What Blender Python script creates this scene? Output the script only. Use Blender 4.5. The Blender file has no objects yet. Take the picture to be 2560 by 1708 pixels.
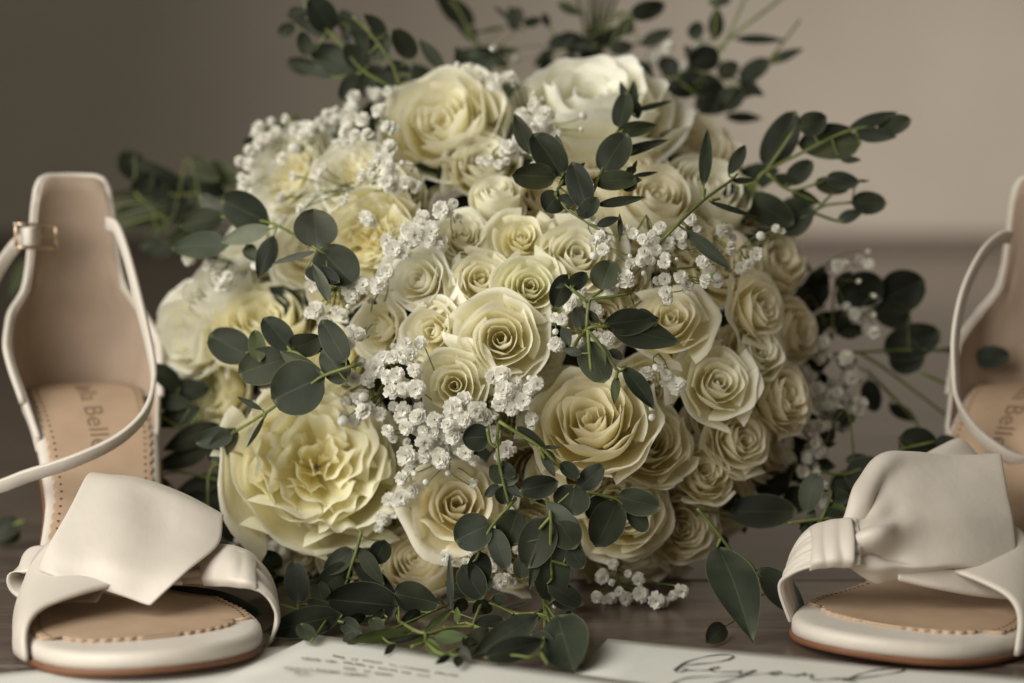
import bpy, math, random
import numpy as np
from mathutils import Vector, Matrix

random.seed(7); RNG = np.random.RandomState(7)
SC = bpy.context.scene
COL = SC.collection
R = math.radians

# ------------------------------------------------------------------ camera, light, exposure
PITCH, CAM_Y, CAM_H, LENS = R(5.5), -0.80, 0.19, 60.0
cam_d = bpy.data.cameras.new('camera'); cam = bpy.data.objects.new('camera', cam_d); COL.objects.link(cam)
cam.location = (0, CAM_Y, CAM_H); cam.rotation_euler = (math.pi/2 - PITCH, 0, 0)
cam_d.lens = LENS; cam_d.sensor_width = 36; cam_d.clip_start = 0.02; cam_d.clip_end = 50
cam_d.dof.use_dof = True; cam_d.dof.focus_distance = 0.722; cam_d.dof.aperture_fstop = 3.6
cam_d.dof.aperture_blades = 9
SC.camera = cam

W = bpy.data.worlds.new('World'); SC.world = W; W.use_nodes = True
W.node_tree.nodes['Background'].inputs[0].default_value = (1.0, 0.90, 0.70, 1)
W.node_tree.nodes['Background'].inputs[1].default_value = 0.145

def area(name, loc, target, size, power, color, spread=180, sy=None):
    l = bpy.data.lights.new(name, 'AREA'); l.energy = power; l.color = color; l.size = size
    l.shape = 'RECTANGLE'; l.size_y = sy or size
    l.spread = R(spread)
    o = bpy.data.objects.new(name, l); COL.objects.link(o); o.location = loc
    o.rotation_euler = (Vector(target) - Vector(loc)).to_track_quat('-Z', 'Y').to_euler()
    return o
area('window_light', (-0.80, -0.74, 0.60), (0.0, 0.0, 0.09), 0.95, 18.0, (1.0, 0.972, 0.885))
area('wall_fill_light', (1.0, 0.95, 1.15), (1.1, 3.3, 0.15), 0.9, 8.4, (1.0, 0.93, 0.855), 74)  # added lamp that brightens only the back wall, not a real window

SC.view_settings.view_transform = 'Standard'; SC.view_settings.look = 'None'
SC.view_settings.exposure = 0.25; SC.view_settings.gamma = 1.0
SC.cycles.use_denoising = True
SC.cycles.max_bounces = 8; SC.cycles.diffuse_bounces = 6; SC.cycles.glossy_bounces = 2
SC.cycles.transmission_bounces = 3; SC.cycles.caustics_reflective = False; SC.cycles.caustics_refractive = False

# ------------------------------------------------------------------ projection helpers (photo pixels of the 2560 px picture)
F = 2560*LENS/36; CU, CV = 1280.0, 854.0
FWD = np.array([0, math.cos(PITCH), -math.sin(PITCH)]); UP = np.array([0, math.sin(PITCH), math.cos(PITCH)])
RIGHT = np.array([1.0, 0, 0]); CAMP = np.array([0, CAM_Y, CAM_H])
def ray(u, v): return FWD + RIGHT*((u-CU)/F) - UP*((v-CV)/F)
def P(u, v, y):
    d = ray(u, v); return CAMP + d*((y-CAM_Y)/d[1])
def G(u, v, z=0.0):
    d = ray(u, v); return CAMP + d*((z-CAM_H)/d[2])
def pxm(y): return F/((y-CAM_Y)*math.cos(PITCH))          # pixels per metre at depth y
D2S = 2560/2350.0
def dome(u, v):
    a = 820.0
    du = (u-1340)/a
    if v < 900: dv = (v-900)/800.0; k = 0.150
    else: dv = (v-900)/1100.0; k = 0.05
    rr = min(1.25, math.sqrt(du*du+dv*dv))
    r1 = min(rr, 0.97)
    y = -0.062 + 0.11*(1-math.sqrt(1-r1*r1))*(1 if v < 900 else 0.75) + 0.11*max(0, rr-0.97)
    if v < 900: y += 0.075*dv*dv
    return y

# ------------------------------------------------------------------ mesh helpers
def link(o, parent=None, kind=None):
    COL.objects.link(o)
    if parent is not None: o.parent = parent
    if kind: o['kind'] = kind
    return o
def mesh_data(name, V, Fc, mat, attr=None, smooth=True):
    me = bpy.data.meshes.new(name)
    me.from_pydata([tuple(map(float, p)) for p in V], [], [tuple(map(int, f)) for f in Fc])
    if smooth: me.polygons.foreach_set('use_smooth', [True]*len(me.polygons))
    if attr:
        for an, vals in attr.items():
            at = me.attributes.new(an, 'FLOAT', 'POINT'); at.data.foreach_set('value', [float(x) for x in vals])
    me.materials.append(mat); me.update()
    return me
def obj(name, me, parent=None, kind=None, color=None):
    o = bpy.data.objects.new(name, me)
    if color is not None: o.color = (*color, 1)
    return link(o, parent, kind)
def empty(name, loc=(0, 0, 0), parent=None):
    o = bpy.data.objects.new(name, None); o.location = loc; o.empty_display_size = 0.01
    return link(o, parent)
def tag(o, label, cat, group=None):
    o['label'] = label; o['category'] = cat
    if group: o['group'] = group
    return o
def grid_faces(nu, nv, off=0, closed=False):
    f = []
    for j in range(nv-1):
        for i in range(nu-(0 if closed else 1)):
            i2 = (i+1) % nu
            f.append((off+j*nu+i, off+j*nu+i2, off+(j+1)*nu+i2, off+(j+1)*nu+i))
    return f
def norm(v):
    v = np.asarray(v, float); return v/(np.linalg.norm(v)+1e-12)
def smooth01(x):
    x = min(1, max(0, x)); return x*x*(3-2*x)
def catmull(pts, n):
    pts = [np.asarray(p, float) for p in pts]
    if len(pts) == 2: return [pts[0]+(pts[1]-pts[0])*t for t in np.linspace(0, 1, n)]
    p = [2*pts[0]-pts[1]]+pts+[2*pts[-1]-pts[-2]]
    out = []; m = len(pts)-1
    for k in range(n):
        x = k/(n-1)*m; i = min(int(x), m-1); t = x-i
        a, b, c, d = p[i:i+4]
        out.append(0.5*((2*b)+(c-a)*t+(2*a-5*b+4*c-d)*t*t+(3*b-a-3*c+d)*t**3))
    return out
class MB:
    def __init__(s): s.v = []; s.f = []; s.a = []
    def add(s, V, Fc, A=None):
        o = len(s.v); s.v += [np.asarray(p, float) for p in V]; s.f += [tuple(i+o for i in f) for f in Fc]
        s.a += list(A) if A is not None else [0.0]*len(V)
    def tube(s, pts, r0, r1=None, n=6, res=None):
        pts = catmull(pts, res or max(3, len(pts)*3)); r1 = r0 if r1 is None else r1
        V = []; ref = np.array([0.31, 0.2, 0.93])
        for k, p in enumerate(pts):
            t = norm(pts[min(k+1, len(pts)-1)]-pts[max(k-1, 0)])
            a = norm(np.cross(t, ref)); b = np.cross(t, a); r = r0+(r1-r0)*k/(len(pts)-1)
            V += [p+r*(a*math.cos(q)+b*math.sin(q)) for q in np.linspace(0, 2*math.pi, n, endpoint=False)]
        Fc = grid_faces(n, len(pts), closed=True)
        Fc.append(tuple(range(n-1, -1, -1))); Fc.append(tuple(range((len(pts)-1)*n, len(pts)*n)))
        s.add(V, Fc)
    def ball(s, c, r, n=8, m=5, squash=(1, 1, 1)):
        V = []; c = np.asarray(c)
        for j in range(m):
            th = math.pi*(j+0.02)/(m-1+0.04)
            for i in range(n):
                ph = 2*math.pi*i/n
                V.append(c+r*np.array([math.sin(th)*math.cos(ph)*squash[0], math.sin(th)*math.sin(ph)*squash[1], math.cos(th)*squash[2]]))
        s.add(V, grid_faces(n, m, closed=True))
    def box(s, c, sx, sy, sz, M=None):
        V = [np.array([x*sx/2, y*sy/2, z*sz/2]) for x in (-1, 1) for y in (-1, 1) for z in (-1, 1)]
        if M is not None: V = [M@p for p in V]
        s.add([np.asarray(c)+p for p in V], [(0, 1, 3, 2), (4, 6, 7, 5), (0, 4, 5, 1), (2, 3, 7, 6), (0, 2, 6, 4), (1, 5, 7, 3)])
    def build(s, name, mat, parent=None, kind=None, color=None, smooth=True, attr=None):
        me = mesh_data(name, s.v, s.f, mat, {attr: s.a} if attr else None, smooth)
        return obj(name, me, parent, kind, color)
def ribbon(pts, ups, width, thick, res=40):
    """closed band swept along pts, its width along ups"""
    pts = catmull(pts, res); ups = catmull(ups, res); V = []
    for k, p in enumerate(pts):
        t = norm(pts[min(k+1, res-1)]-pts[max(k-1, 0)]); u = norm(ups[k]-t*np.dot(ups[k], t)); nn = np.cross(t, u)
        for a, b in ((-.5, -.35), (-.42, -.5), (.42, -.5), (.5, -.35), (.5, .35), (.42, .5), (-.42, .5), (-.5, .35)):
            V.append(p+u*a*width+nn*b*thick)
    Fc = grid_faces(8, res, closed=True); Fc += [tuple(range(7, -1, -1)), tuple(range((res-1)*8, res*8))]
    return V, Fc

# ------------------------------------------------------------------ materials
def new_mat(name):
    m = bpy.data.materials.new(name); m.use_nodes = True
    nt = m.node_tree; b = nt.nodes['Principled BSDF']
    return m, nt, b
def N(nt, t, **kw):
    n = nt.nodes.new(t)
    for k, v in kw.items(): setattr(n, k, v)
    return n
def mixc(nt, fac, a, b, blend='MIX'):
    n = N(nt, 'ShaderNodeMix', data_type='RGBA', blend_type=blend)
    for sock, val in ((n.inputs[0], fac), (n.inputs[6], a), (n.inputs[7], b)):
        if isinstance(val, bpy.types.NodeSocket): nt.links.new(val, sock)
        elif isinstance(val, tuple): sock.default_value = (*val, 1)
        else: sock.default_value = val
    return n.outputs[2]
def noise(nt, scale, detail=3, coord='Object', vec=None):
    n = N(nt, 'ShaderNodeTexNoise'); n.inputs['Scale'].default_value = scale; n.inputs['Detail'].default_value = detail
    if vec is None:
        tc = N(nt, 'ShaderNodeTexCoord'); vec = tc.outputs[coord]
    nt.links.new(vec, n.inputs['Vector'])
    return n
def ramp(nt, fac, stops):
    r = N(nt, 'ShaderNodeValToRGB'); e = r.color_ramp.elements
    while len(e) < len(stops): e.new(0.5)
    for el, (p, c) in zip(e, stops): el.position = p; el.color = (*c, 1)
    nt.links.new(fac, r.inputs[0]); return r.outputs[0]
def bump(nt, b, height, strength, dist=0.001):
    n = N(nt, 'ShaderNodeBump'); n.inputs['Strength'].default_value = strength; n.inputs['Distance'].default_value = dist
    nt.links.new(height, n.inputs['Height']); nt.links.new(n.outputs[0], b.inputs['Normal'])

def petal_material():
    m, nt, b = new_mat('rose_petal')
    at = N(nt, 'ShaderNodeAttribute', attribute_name='tone')
    col = ramp(nt, at.outputs['Fac'], [(0.0, (0.92, 0.77, 0.28)), (0.3, (0.945, 0.85, 0.47)), (0.65, (0.965, 0.92, 0.67)), (1.0, (0.98, 0.965, 0.87))])
    oi = N(nt, 'ShaderNodeObjectInfo')
    col = mixc(nt, 1.0, col, oi.outputs['Color'], 'MULTIPLY')
    nz = noise(nt, 2.5, 4)
    col = mixc(nt, nz.outputs['Fac'], col, mixc(nt, 0.08, col, (0.86, 0.74, 0.45)))
    nt.links.new(col, b.inputs['Base Color'])
    b.inputs['Roughness'].default_value = 0.62; b.inputs['Specular IOR Level'].default_value = 0.25
    b.inputs['Sheen Weight'].default_value = 0.12
    nz2 = noise(nt, 9, 5); bump(nt, b, nz2.outputs['Fac'], 0.08, 0.02)
    tr = N(nt, 'ShaderNodeBsdfTranslucent'); nt.links.new(col, tr.inputs['Color'])
    ms = N(nt, 'ShaderNodeMixShader'); ms.inputs[0].default_value = 0.42
    nt.links.new(b.outputs[0], ms.inputs[1]); nt.links.new(tr.outputs[0], ms.inputs[2])
    nt.links.new(ms.outputs[0], nt.nodes['Material Output'].inputs[0])
    return m
def leaf_material():
    m, nt, b = new_mat('eucalyptus_leaf')
    oi = N(nt, 'ShaderNodeObjectInfo'); base = oi.outputs['Color']
    nz = noise(nt, 60, 5); dark = mixc(nt, 0.5, base, (0.01, 0.014, 0.012))
    col = mixc(nt, ramp(nt, nz.outputs['Fac'], [(0.35, (0, 0, 0)), (0.7, (1, 1, 1))]), dark, base)
    nzb = noise(nt, 28, 3); col = mixc(nt, ramp(nt, nzb.outputs['Fac'], [(0.48, (0, 0, 0)), (0.75, (0.16, 0.16, 0.16))]), col, (0.15, 0.165, 0.115))
    e = N(nt, 'ShaderNodeAttribute', attribute_name='edge')
    col = mixc(nt, e.outputs['Fac'], col, mixc(nt, 0.55, base, (0.24, 0.27, 0.13)))
    nz3 = noise(nt, 900, 2)
    col = mixc(nt, ramp(nt, nz3.outputs['Fac'], [(0.68, (0, 0, 0)), (0.74, (0.5, 0.5, 0.5))]), col, (0.03, 0.035, 0.02))
    nt.links.new(col, b.inputs['Base Color'])
    b.inputs['Roughness'].default_value = 0.6; b.inputs['Specular IOR Level'].default_value = 0.16
    nz2 = noise(nt, 250, 4); bump(nt, b, nz2.outputs['Fac'], 0.3, 0.0006)
    return m
def stem_material():
    m, nt, b = new_mat('green_stem')
    nz = noise(nt, 90, 4)
    nt.links.new(ramp(nt, nz.outputs['Fac'], [(0.3, (0.075, 0.095, 0.02)), (0.7, (0.17, 0.20, 0.05))]), b.inputs['Base Color'])
    b.inputs['Roughness'].default_value = 0.5
    return m
def simple(name, c, rough=0.6, c2=None, scale=40, bs=0.0, metallic=0, spec=0.4, sheen=0):
    m, nt, b = new_mat(name)
    nz = noise(nt, scale, 4)
    nt.links.new(ramp(nt, nz.outputs['Fac'], [(0.3, c2 or tuple(x*0.9 for x in c)), (0.7, c)]), b.inputs['Base Color'])
    b.inputs['Roughness'].default_value = rough; b.inputs['Metallic'].default_value = metallic
    b.inputs['Specular IOR Level'].default_value = spec; b.inputs['Sheen Weight'].default_value = sheen
    if bs: bump(nt, b, noise(nt, scale*8, 3).outputs['Fac'], bs, 0.0006)
    return m
def satin_material():
    m, nt, b = new_mat('ivory_satin')
    nz = noise(nt, 30, 3)
    nt.links.new(ramp(nt, nz.outputs['Fac'], [(0.3, (0.55, 0.495, 0.435)), (0.7, (0.605, 0.55, 0.49))]), b.inputs['Base Color'])
    b.inputs['Roughness'].default_value = 0.44; b.inputs['Specular IOR Level'].default_value = 0.45
    b.inputs['Anisotropic'].default_value = 0.4
    b.inputs['Sheen Weight'].default_value = 0.25; b.inputs['Sheen Roughness'].default_value = 0.4
    tc = N(nt, 'ShaderNodeTexCoord'); mp = N(nt, 'ShaderNodeMapping'); mp.inputs['Scale'].default_value = (1, 6, 1)
    nt.links.new(tc.outputs['Object'], mp.inputs[0])
    n1 = noise(nt, 1400, 2, vec=mp.outputs[0]); n2 = noise(nt, 55, 4)
    ad = N(nt, 'ShaderNodeMath', operation='MULTIPLY_ADD'); nt.links.new(n2.outputs['Fac'], ad.inputs[0]); ad.inputs[1].default_value = 9.0; nt.links.new(n1.outputs['Fac'], ad.inputs[2])
    bump(nt, b, ad.outputs[0], 0.22, 0.0004)
    return m
def wood_material():
    m, nt, b = new_mat('weathered_wood')
    tc = N(nt, 'ShaderNodeTexCoord'); oi = N(nt, 'ShaderNodeObjectInfo')
    add = N(nt, 'ShaderNodeVectorMath', operation='ADD'); nt.links.new(tc.outputs['Object'], add.inputs[0])
    sc = N(nt, 'ShaderNodeVectorMath', operation='SCALE'); nt.links.new(oi.outputs['Location'], sc.inputs[0]); sc.inputs['Scale'].default_value = 7.3
    nt.links.new(sc.outputs[0], add.inputs[1])
    mp = N(nt, 'ShaderNodeMapping'); mp.inputs['Scale'].default_value = (7, 46, 30); nt.links.new(add.outputs[0], mp.inputs[0])
    g = noise(nt, 1.6, 8, vec=mp.outputs[0]); g.inputs['Distortion'].default_value = 1.2
    c = ramp(nt, g.outputs['Fac'], [(0.2, (0.060, 0.043, 0.034)), (0.5, (0.110, 0.082, 0.067)), (0.8, (0.165, 0.130, 0.110))])
    blot = noise(nt, 9, 4, vec=add.outputs[0])
    c = mixc(nt, ramp(nt, blot.outputs['Fac'], [(0.4, (0, 0, 0)), (0.7, (0.6, 0.6, 0.6))]), c, (0.09, 0.063, 0.05))
    nt.links.new(c, b.inputs['Base Color']); b.inputs['Roughness'].default_value = 0.3; b.inputs['Specular IOR Level'].default_value = 0.65
    bump(nt, b, g.outputs['Fac'], 0.25, 0.001)
    return m
def wall_material():
    m, nt, b = new_mat('plaster_wall')
    nz = noise(nt, 1.2, 5)
    nt.links.new(ramp(nt, nz.outputs['Fac'], [(0.3, (0.385, 0.34, 0.285)), (0.7, (0.475, 0.43, 0.37))]), b.inputs['Base Color'])
    b.inputs['Roughness'].default_value = 0.9
    bump(nt, b, noise(nt, 60, 4).outputs['Fac'], 0.1, 0.003)
    return m
PETAL = petal_material(); LEAF = leaf_material(); STEM = stem_material(); SATIN = satin_material(); WOOD = wood_material(); WALL = wall_material()
DSTEM = simple('woody_stem', (0.045, 0.048, 0.018), 0.6, (0.02, 0.024, 0.010), 120)
BLOSSOM = simple('babys_breath_white', (0.95, 0.935, 0.89), 0.95, (0.92, 0.905, 0.85), 300, spec=0.1)
def add_translucent(m, w, c):
    nt = m.node_tree; b = nt.nodes['Principled BSDF']; tr = N(nt, 'ShaderNodeBsdfTranslucent'); tr.inputs['Color'].default_value = (*c, 1)
    ms = N(nt, 'ShaderNodeMixShader'); ms.inputs[0].default_value = w
    nt.links.new(b.outputs[0], ms.inputs[1]); nt.links.new(tr.outputs[0], ms.inputs[2]); nt.links.new(ms.outputs[0], nt.nodes['Material Output'].inputs[0])
add_translucent(BLOSSOM, 0.45, (0.95, 0.935, 0.88))
BUDG = simple('bud_green', (0.30, 0.34, 0.14), 0.6, (0.16, 0.20, 0.07), 400)
INSOLE = simple('tan_leather', (0.46, 0.325, 0.225), 0.6, (0.40, 0.28, 0.19), 60, 0.1)
LINING = simple('beige_lining', (0.34, 0.255, 0.195), 0.75, (0.29, 0.215, 0.16), 50, 0.15)
OUTSOLE = simple('brown_sole', (0.20, 0.085, 0.04), 0.5, (0.14, 0.06, 0.03), 80)
PAPER = simple('card_paper', (0.68, 0.675, 0.635), 0.8, (0.64, 0.635, 0.595), 40, 0.1)
INK = simple('dark_ink', (0.03, 0.018, 0.015), 0.7)
PRINT = simple('grey_print', (0.16, 0.12, 0.10), 0.7)
STAMP = simple('insole_print', (0.24, 0.16, 0.10), 0.7)
HOLE = simple('perforation_dark', (0.05, 0.025, 0.012), 0.9)
METAL = simple('buckle_metal', (0.62, 0.48, 0.34), 0.3, metallic=1.0)
DARK_BAND = simple('dark_band_brown', (0.14, 0.108, 0.09), 0.7)

# ------------------------------------------------------------------ setting: wall, floor
def wall_and_floor():
    w = MB(); w.box((0.5, 3.66, 1.3), 9.0, 0.1, 2.64); wall = w.build('wall', WALL, kind='structure', smooth=False)
    s = MB(); s.box((0.5, 3.60, 0.021), 8.9, 0.016, 0.05); s.build('wall_foot_band', DARK_BAND, wall, smooth=False)  # thin dark brown strip along the foot of the wall
    b = MB(); b.box((0.5, 1.3, -0.045), 9.0, 4.9, 0.05); fl = b.build('floor', DARK_BAND, kind='structure', smooth=False)
    m = MB()
    ys = 0.142; L = 9.0; e = 0.0015
    sec = [(-ys/2+.0008, -0.018), (-ys/2+.0008, -e), (-ys/2+.0008+e, 0), (ys/2-.0008-e, 0), (ys/2-.0008, -e), (ys/2-.0008, -0.018)]
    V = [(x, a, z) for x in (-L/2, L/2) for a, z in sec]; n = len(sec)
    Fc = [(i, i+n, (i+1) % n+n, (i+1) % n) for i in range(n)]+[tuple(range(n)), tuple(range(2*n-1, n-1, -1))]
    me = mesh_data('plank', V, [f[::-1] for f in Fc], WOOD, smooth=False)
    k = 0; y = -0.93
    while y < 3.52:
        o = obj('plank', me, fl); o.location = (0.5+0.3*math.sin(k*5.1), y, 0); k += 1; y += ys
wall_and_floor()

# ------------------------------------------------------------------ paper cards
def sheet(name, corners, label, z=0.0006, th=0.0005, curl=None):
    n = 14; V = []
    c = [np.asarray(p) for p in corners]
    for j in range(n):
        for i in range(n):
            a, b = i/(n-1), j/(n-1)
            p = (c[0]*(1-a)+c[1]*a)*(1-b)+(c[3]*(1-a)+c[2]*a)*b
            zz = z+(curl(a, b) if curl else 0)
            V.append((p[0], p[1], zz))
    V += [(p[0], p[1], p[2]-th) for p in V]
    Fc = [f[::-1] for f in grid_faces(n, n)]+grid_faces(n, n, n*n)
    ring = [i for i in range(n)]+[j*n+n-1 for j in range(1, n)]+[(n-1)*n+i for i in range(n-2, -1, -1)]+[j*n for j in range(n-2, 0, -1)]
    Fc += [(ring[k], ring[(k+1) % len(ring)], ring[(k+1) % len(ring)]+n*n, ring[k]+n*n) for k in range(len(ring))]
    o = obj(name, mesh_data(name, V, Fc, PAPER)); tag(o, label, 'card', 'paper cards on the floor'); return o
def g2(u, v): return G(u, v)[:2]
A = g2(790, 1607); C = g2(1428, 1697); d = (C-A)/np.linalg.norm(C-A); pd = np.array([d[1], -d[0]])
card_text = sheet('printed_card', [A, A+d*0.17, A+d*0.17+pd*0.12, A+pd*0.12], 'white card with rows of small printed lines between the two sandals', z=0.0022,
                  curl=lambda a, b: 0.0014*math.exp(-((a-0.1)/.2)**2-((b)/.3)**2))
B0 = g2(-30, 1690); B1 = g2(760, 1614); d2 = (B1-B0)/np.linalg.norm(B1-B0); pd2 = np.array([d2[1], -d2[0]])
sheet('blank_card', [B1-d2*0.19, B1, B1+pd2*0.1, B1-d2*0.19+pd2*0.1], 'blank white paper under the toe of the buckled sandal')
K = g2(1520, 1600); M_ = g2(2030, 1647); Nn = g2(1427, 1697)
e1 = (M_-K)/np.linalg.norm(M_-K); e2 = (Nn-K)/np.linalg.norm(Nn-K)
card_script = sheet('script_card', [K, K+e1*0.26, K+e1*0.26+e2*0.11, K+e2*0.11], 'white card with flowing handwritten script beside the knotted sandal', z=0.0006)

def stroke(mb, pts, w, z, nrm=None):
    """flat pen stroke on the card; w may vary along the stroke"""
    q = catmull([np.append(g2(*p), z) for p in pts], max(8, len(pts)*6)); V = []
    for k, p in enumerate(q):
        t = norm(q[min(k+1, len(q)-1)]-q[max(k-1, 0)]); sd = np.array([-t[1], t[0], 0])
        ww = w*(0.55+0.75*abs(math.sin(k*0.23+len(pts))))
        V += [p+sd*ww/2, p-sd*ww/2]
    Fc = [(2*k, 2*k+1, 2*k+3, 2*k+2) for k in range(len(q)-1)]
    V2 = [p+np.array([0, 0, 0.00012]) for p in V]
    mb.add(V2, [f[::-1] for f in Fc]); 
def script():
    cv = lambda L: [(1600+x/3.357, 1600+y/3.357) for x, y in L]
    mb = MB()
    for L in ([(280, 272), (330, 240), (400, 200), (560, 156), (700, 142), (782, 155), (740, 184), (620, 208), (480, 222), (360, 236), (310, 262), (300, 286), (350, 284), (395, 266), (350, 258)],
              [(395, 272), (480, 276), (580, 272), (630, 260), (662, 248), (620, 250), (590, 266), (620, 284), (720, 288), (830, 284), (858, 276)],
              [(850, 280), (830, 290), (850, 302), (910, 290), (975, 275), (900, 305), (830, 335), (740, 364), (600, 400)],
              [(250, 405), (320, 362), (400, 338), (560, 327), (760, 322), (940, 312), (1080, 300), (1130, 306), (1185, 290), (1130, 288), (1085, 300), (1120, 312), (1210, 306), (1310, 320)],
              [(1300, 325), (1340, 312), (1390, 300), (1370, 316), (1420, 312), (1450, 316), (1430, 336), (1470, 354), (1560, 350), (1640, 345)],
              [(1640, 352), (1680, 338), (1730, 345), (1690, 356), (1740, 352), (1830, 312), (1960, 275), (2120, 258), (2210, 262), (2180, 286), (2000, 318), (1800, 345), (1730, 356), (1820, 372)]):
        stroke(mb, cv(L), 0.0007, 0.0009)
    mb.build('handwriting', INK, card_script)
script()
def small_print():
    cv = lambda x, y: (640+x/3.917, 1600+y/3.917)
    mb = MB(); rnd = random.Random(3)
    words = [((750, 236), (880, 258)), ((940, 262), (1000, 270)), ((1050, 272), (1240, 296)), ((1305, 306), (1480, 332)), ((1490, 334), (1700, 372)), ((1750, 380), (1980, 416)),
             ((450, 268), (630, 284)), ((680, 288), (800, 296)), ((860, 298), (1080, 324)), ((1110, 332), (1145, 338)), ((1195, 342), (1400, 368)), ((1430, 378), (1520, 390)), ((1580, 402), (1700, 420)),
             ((280, 366), (560, 380)), ((580, 382), (820, 398)), ((855, 352), (990, 366)), ((1060, 376), (1120, 384)), ((1160, 396), (1350, 412)), ((370, 414), (520, 420)), ((860, 408), (1100, 420))]
    for (a, b) in words:
        n = max(2, int((b[0]-a[0])/26))
        for k in range(n):
            t = (k+0.15)/n; t2 = (k+0.8)/n
            x0, y0 = a[0]+(b[0]-a[0])*t, a[1]+(b[1]-a[1])*t; x1, y1 = a[0]+(b[0]-a[0])*t2, a[1]+(b[1]-a[1])*t2
            h = 7
            sh = rnd.choice([[(x0, y0-h), (x0, y0+h), (x1, y1+h)], [(x0, y0+h), ((x0+x1)/2, y0-h), (x1, y1+h)], [(x0, y0+h), (x0, y0-h), (x1, y1), (x0, y0)], [(x0, y0-h), (x1, y1-h), (x0, y0+h), (x1, y1+h)]])
            stroke(mb, [cv(*q) for q in sh], 0.00042, 0.0036-0.0012*min(1, max(0, (x0-500)/900)))
    mb.build('printed_lines', PRINT, card_text)
small_print()

# ------------------------------------------------------------------ bouquet
bouquet = tag(empty('bouquet', (0, 0.02, 0)), "round bouquet of cream roses, white baby's breath and eucalyptus lying between the sandals", 'bouquet')
BQ = np.array([0, 0.02, 0])

# --- rose heads: petals are unit sized meshes shared by the roses of one variety
def petal(rt, rb, zb, zt, th0, hw, curl, rnd, belly=0.0, ruf=0.0, spiral=0.05, side=0.0, point=0.0, nu=15, nv=11, dx=0, tone0=0.0, inner=0.0, roll=0.0):
    V = []; A = []
    p1, p2, p3 = rnd.uniform(0, 6.28), rnd.uniform(0, 6.28), rnd.uniform(0, 6.28)
    k1, k2 = rnd.uniform(2.0, 3.6), rnd.uniform(5, 8)
    for j in range(nv):
        t = j/(nv-1)
        for i in range(nu):
            s = -1+2*i/(nu-1)
            te = t*(1-0.20*abs(s)**2.6+0.03*math.sin(3*s+p3))+point*t*max(0, 1-abs(s)*2.4)
            rho = rb+(rt-rb)*math.sin(min(1, te)*math.pi/2)**0.85+belly*math.sin(math.pi*min(1, te))
            z = zb+(zt-zb)*te
            k = max(0.0, (t-0.62)/0.38); kk = k*k*(1-0.25*abs(s))
            rho += curl*kk; z -= curl*0.62*kk*k
            e = max(0.0, abs(s)-0.55)/0.45
            rho += side*e*e*t*t
            wf = 0.42+0.58*min(1, t*1.35)**0.7
            th = th0+s*hw*wf
            rho *= 1+spiral*s
            rho += ruf*t*t*(math.sin(k1*s*2+p1)+0.28*math.sin(k2*s+p2)*k)
            z += ruf*0.8*t*t*(math.cos(k1*s*2.3+p2)+0.28*math.cos(k2*s+p1)*k)
            if roll: z += roll*s*t
            V.append((rho*math.cos(th), rho*math.sin(th), z))
            A.append(min(1, max(0, tone0+(1-tone0)*(0.08+0.92*t**1.3)-inner*(1-t)*0.3)))
    return V, grid_faces(nu, nv), A
ROSES = {}
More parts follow.
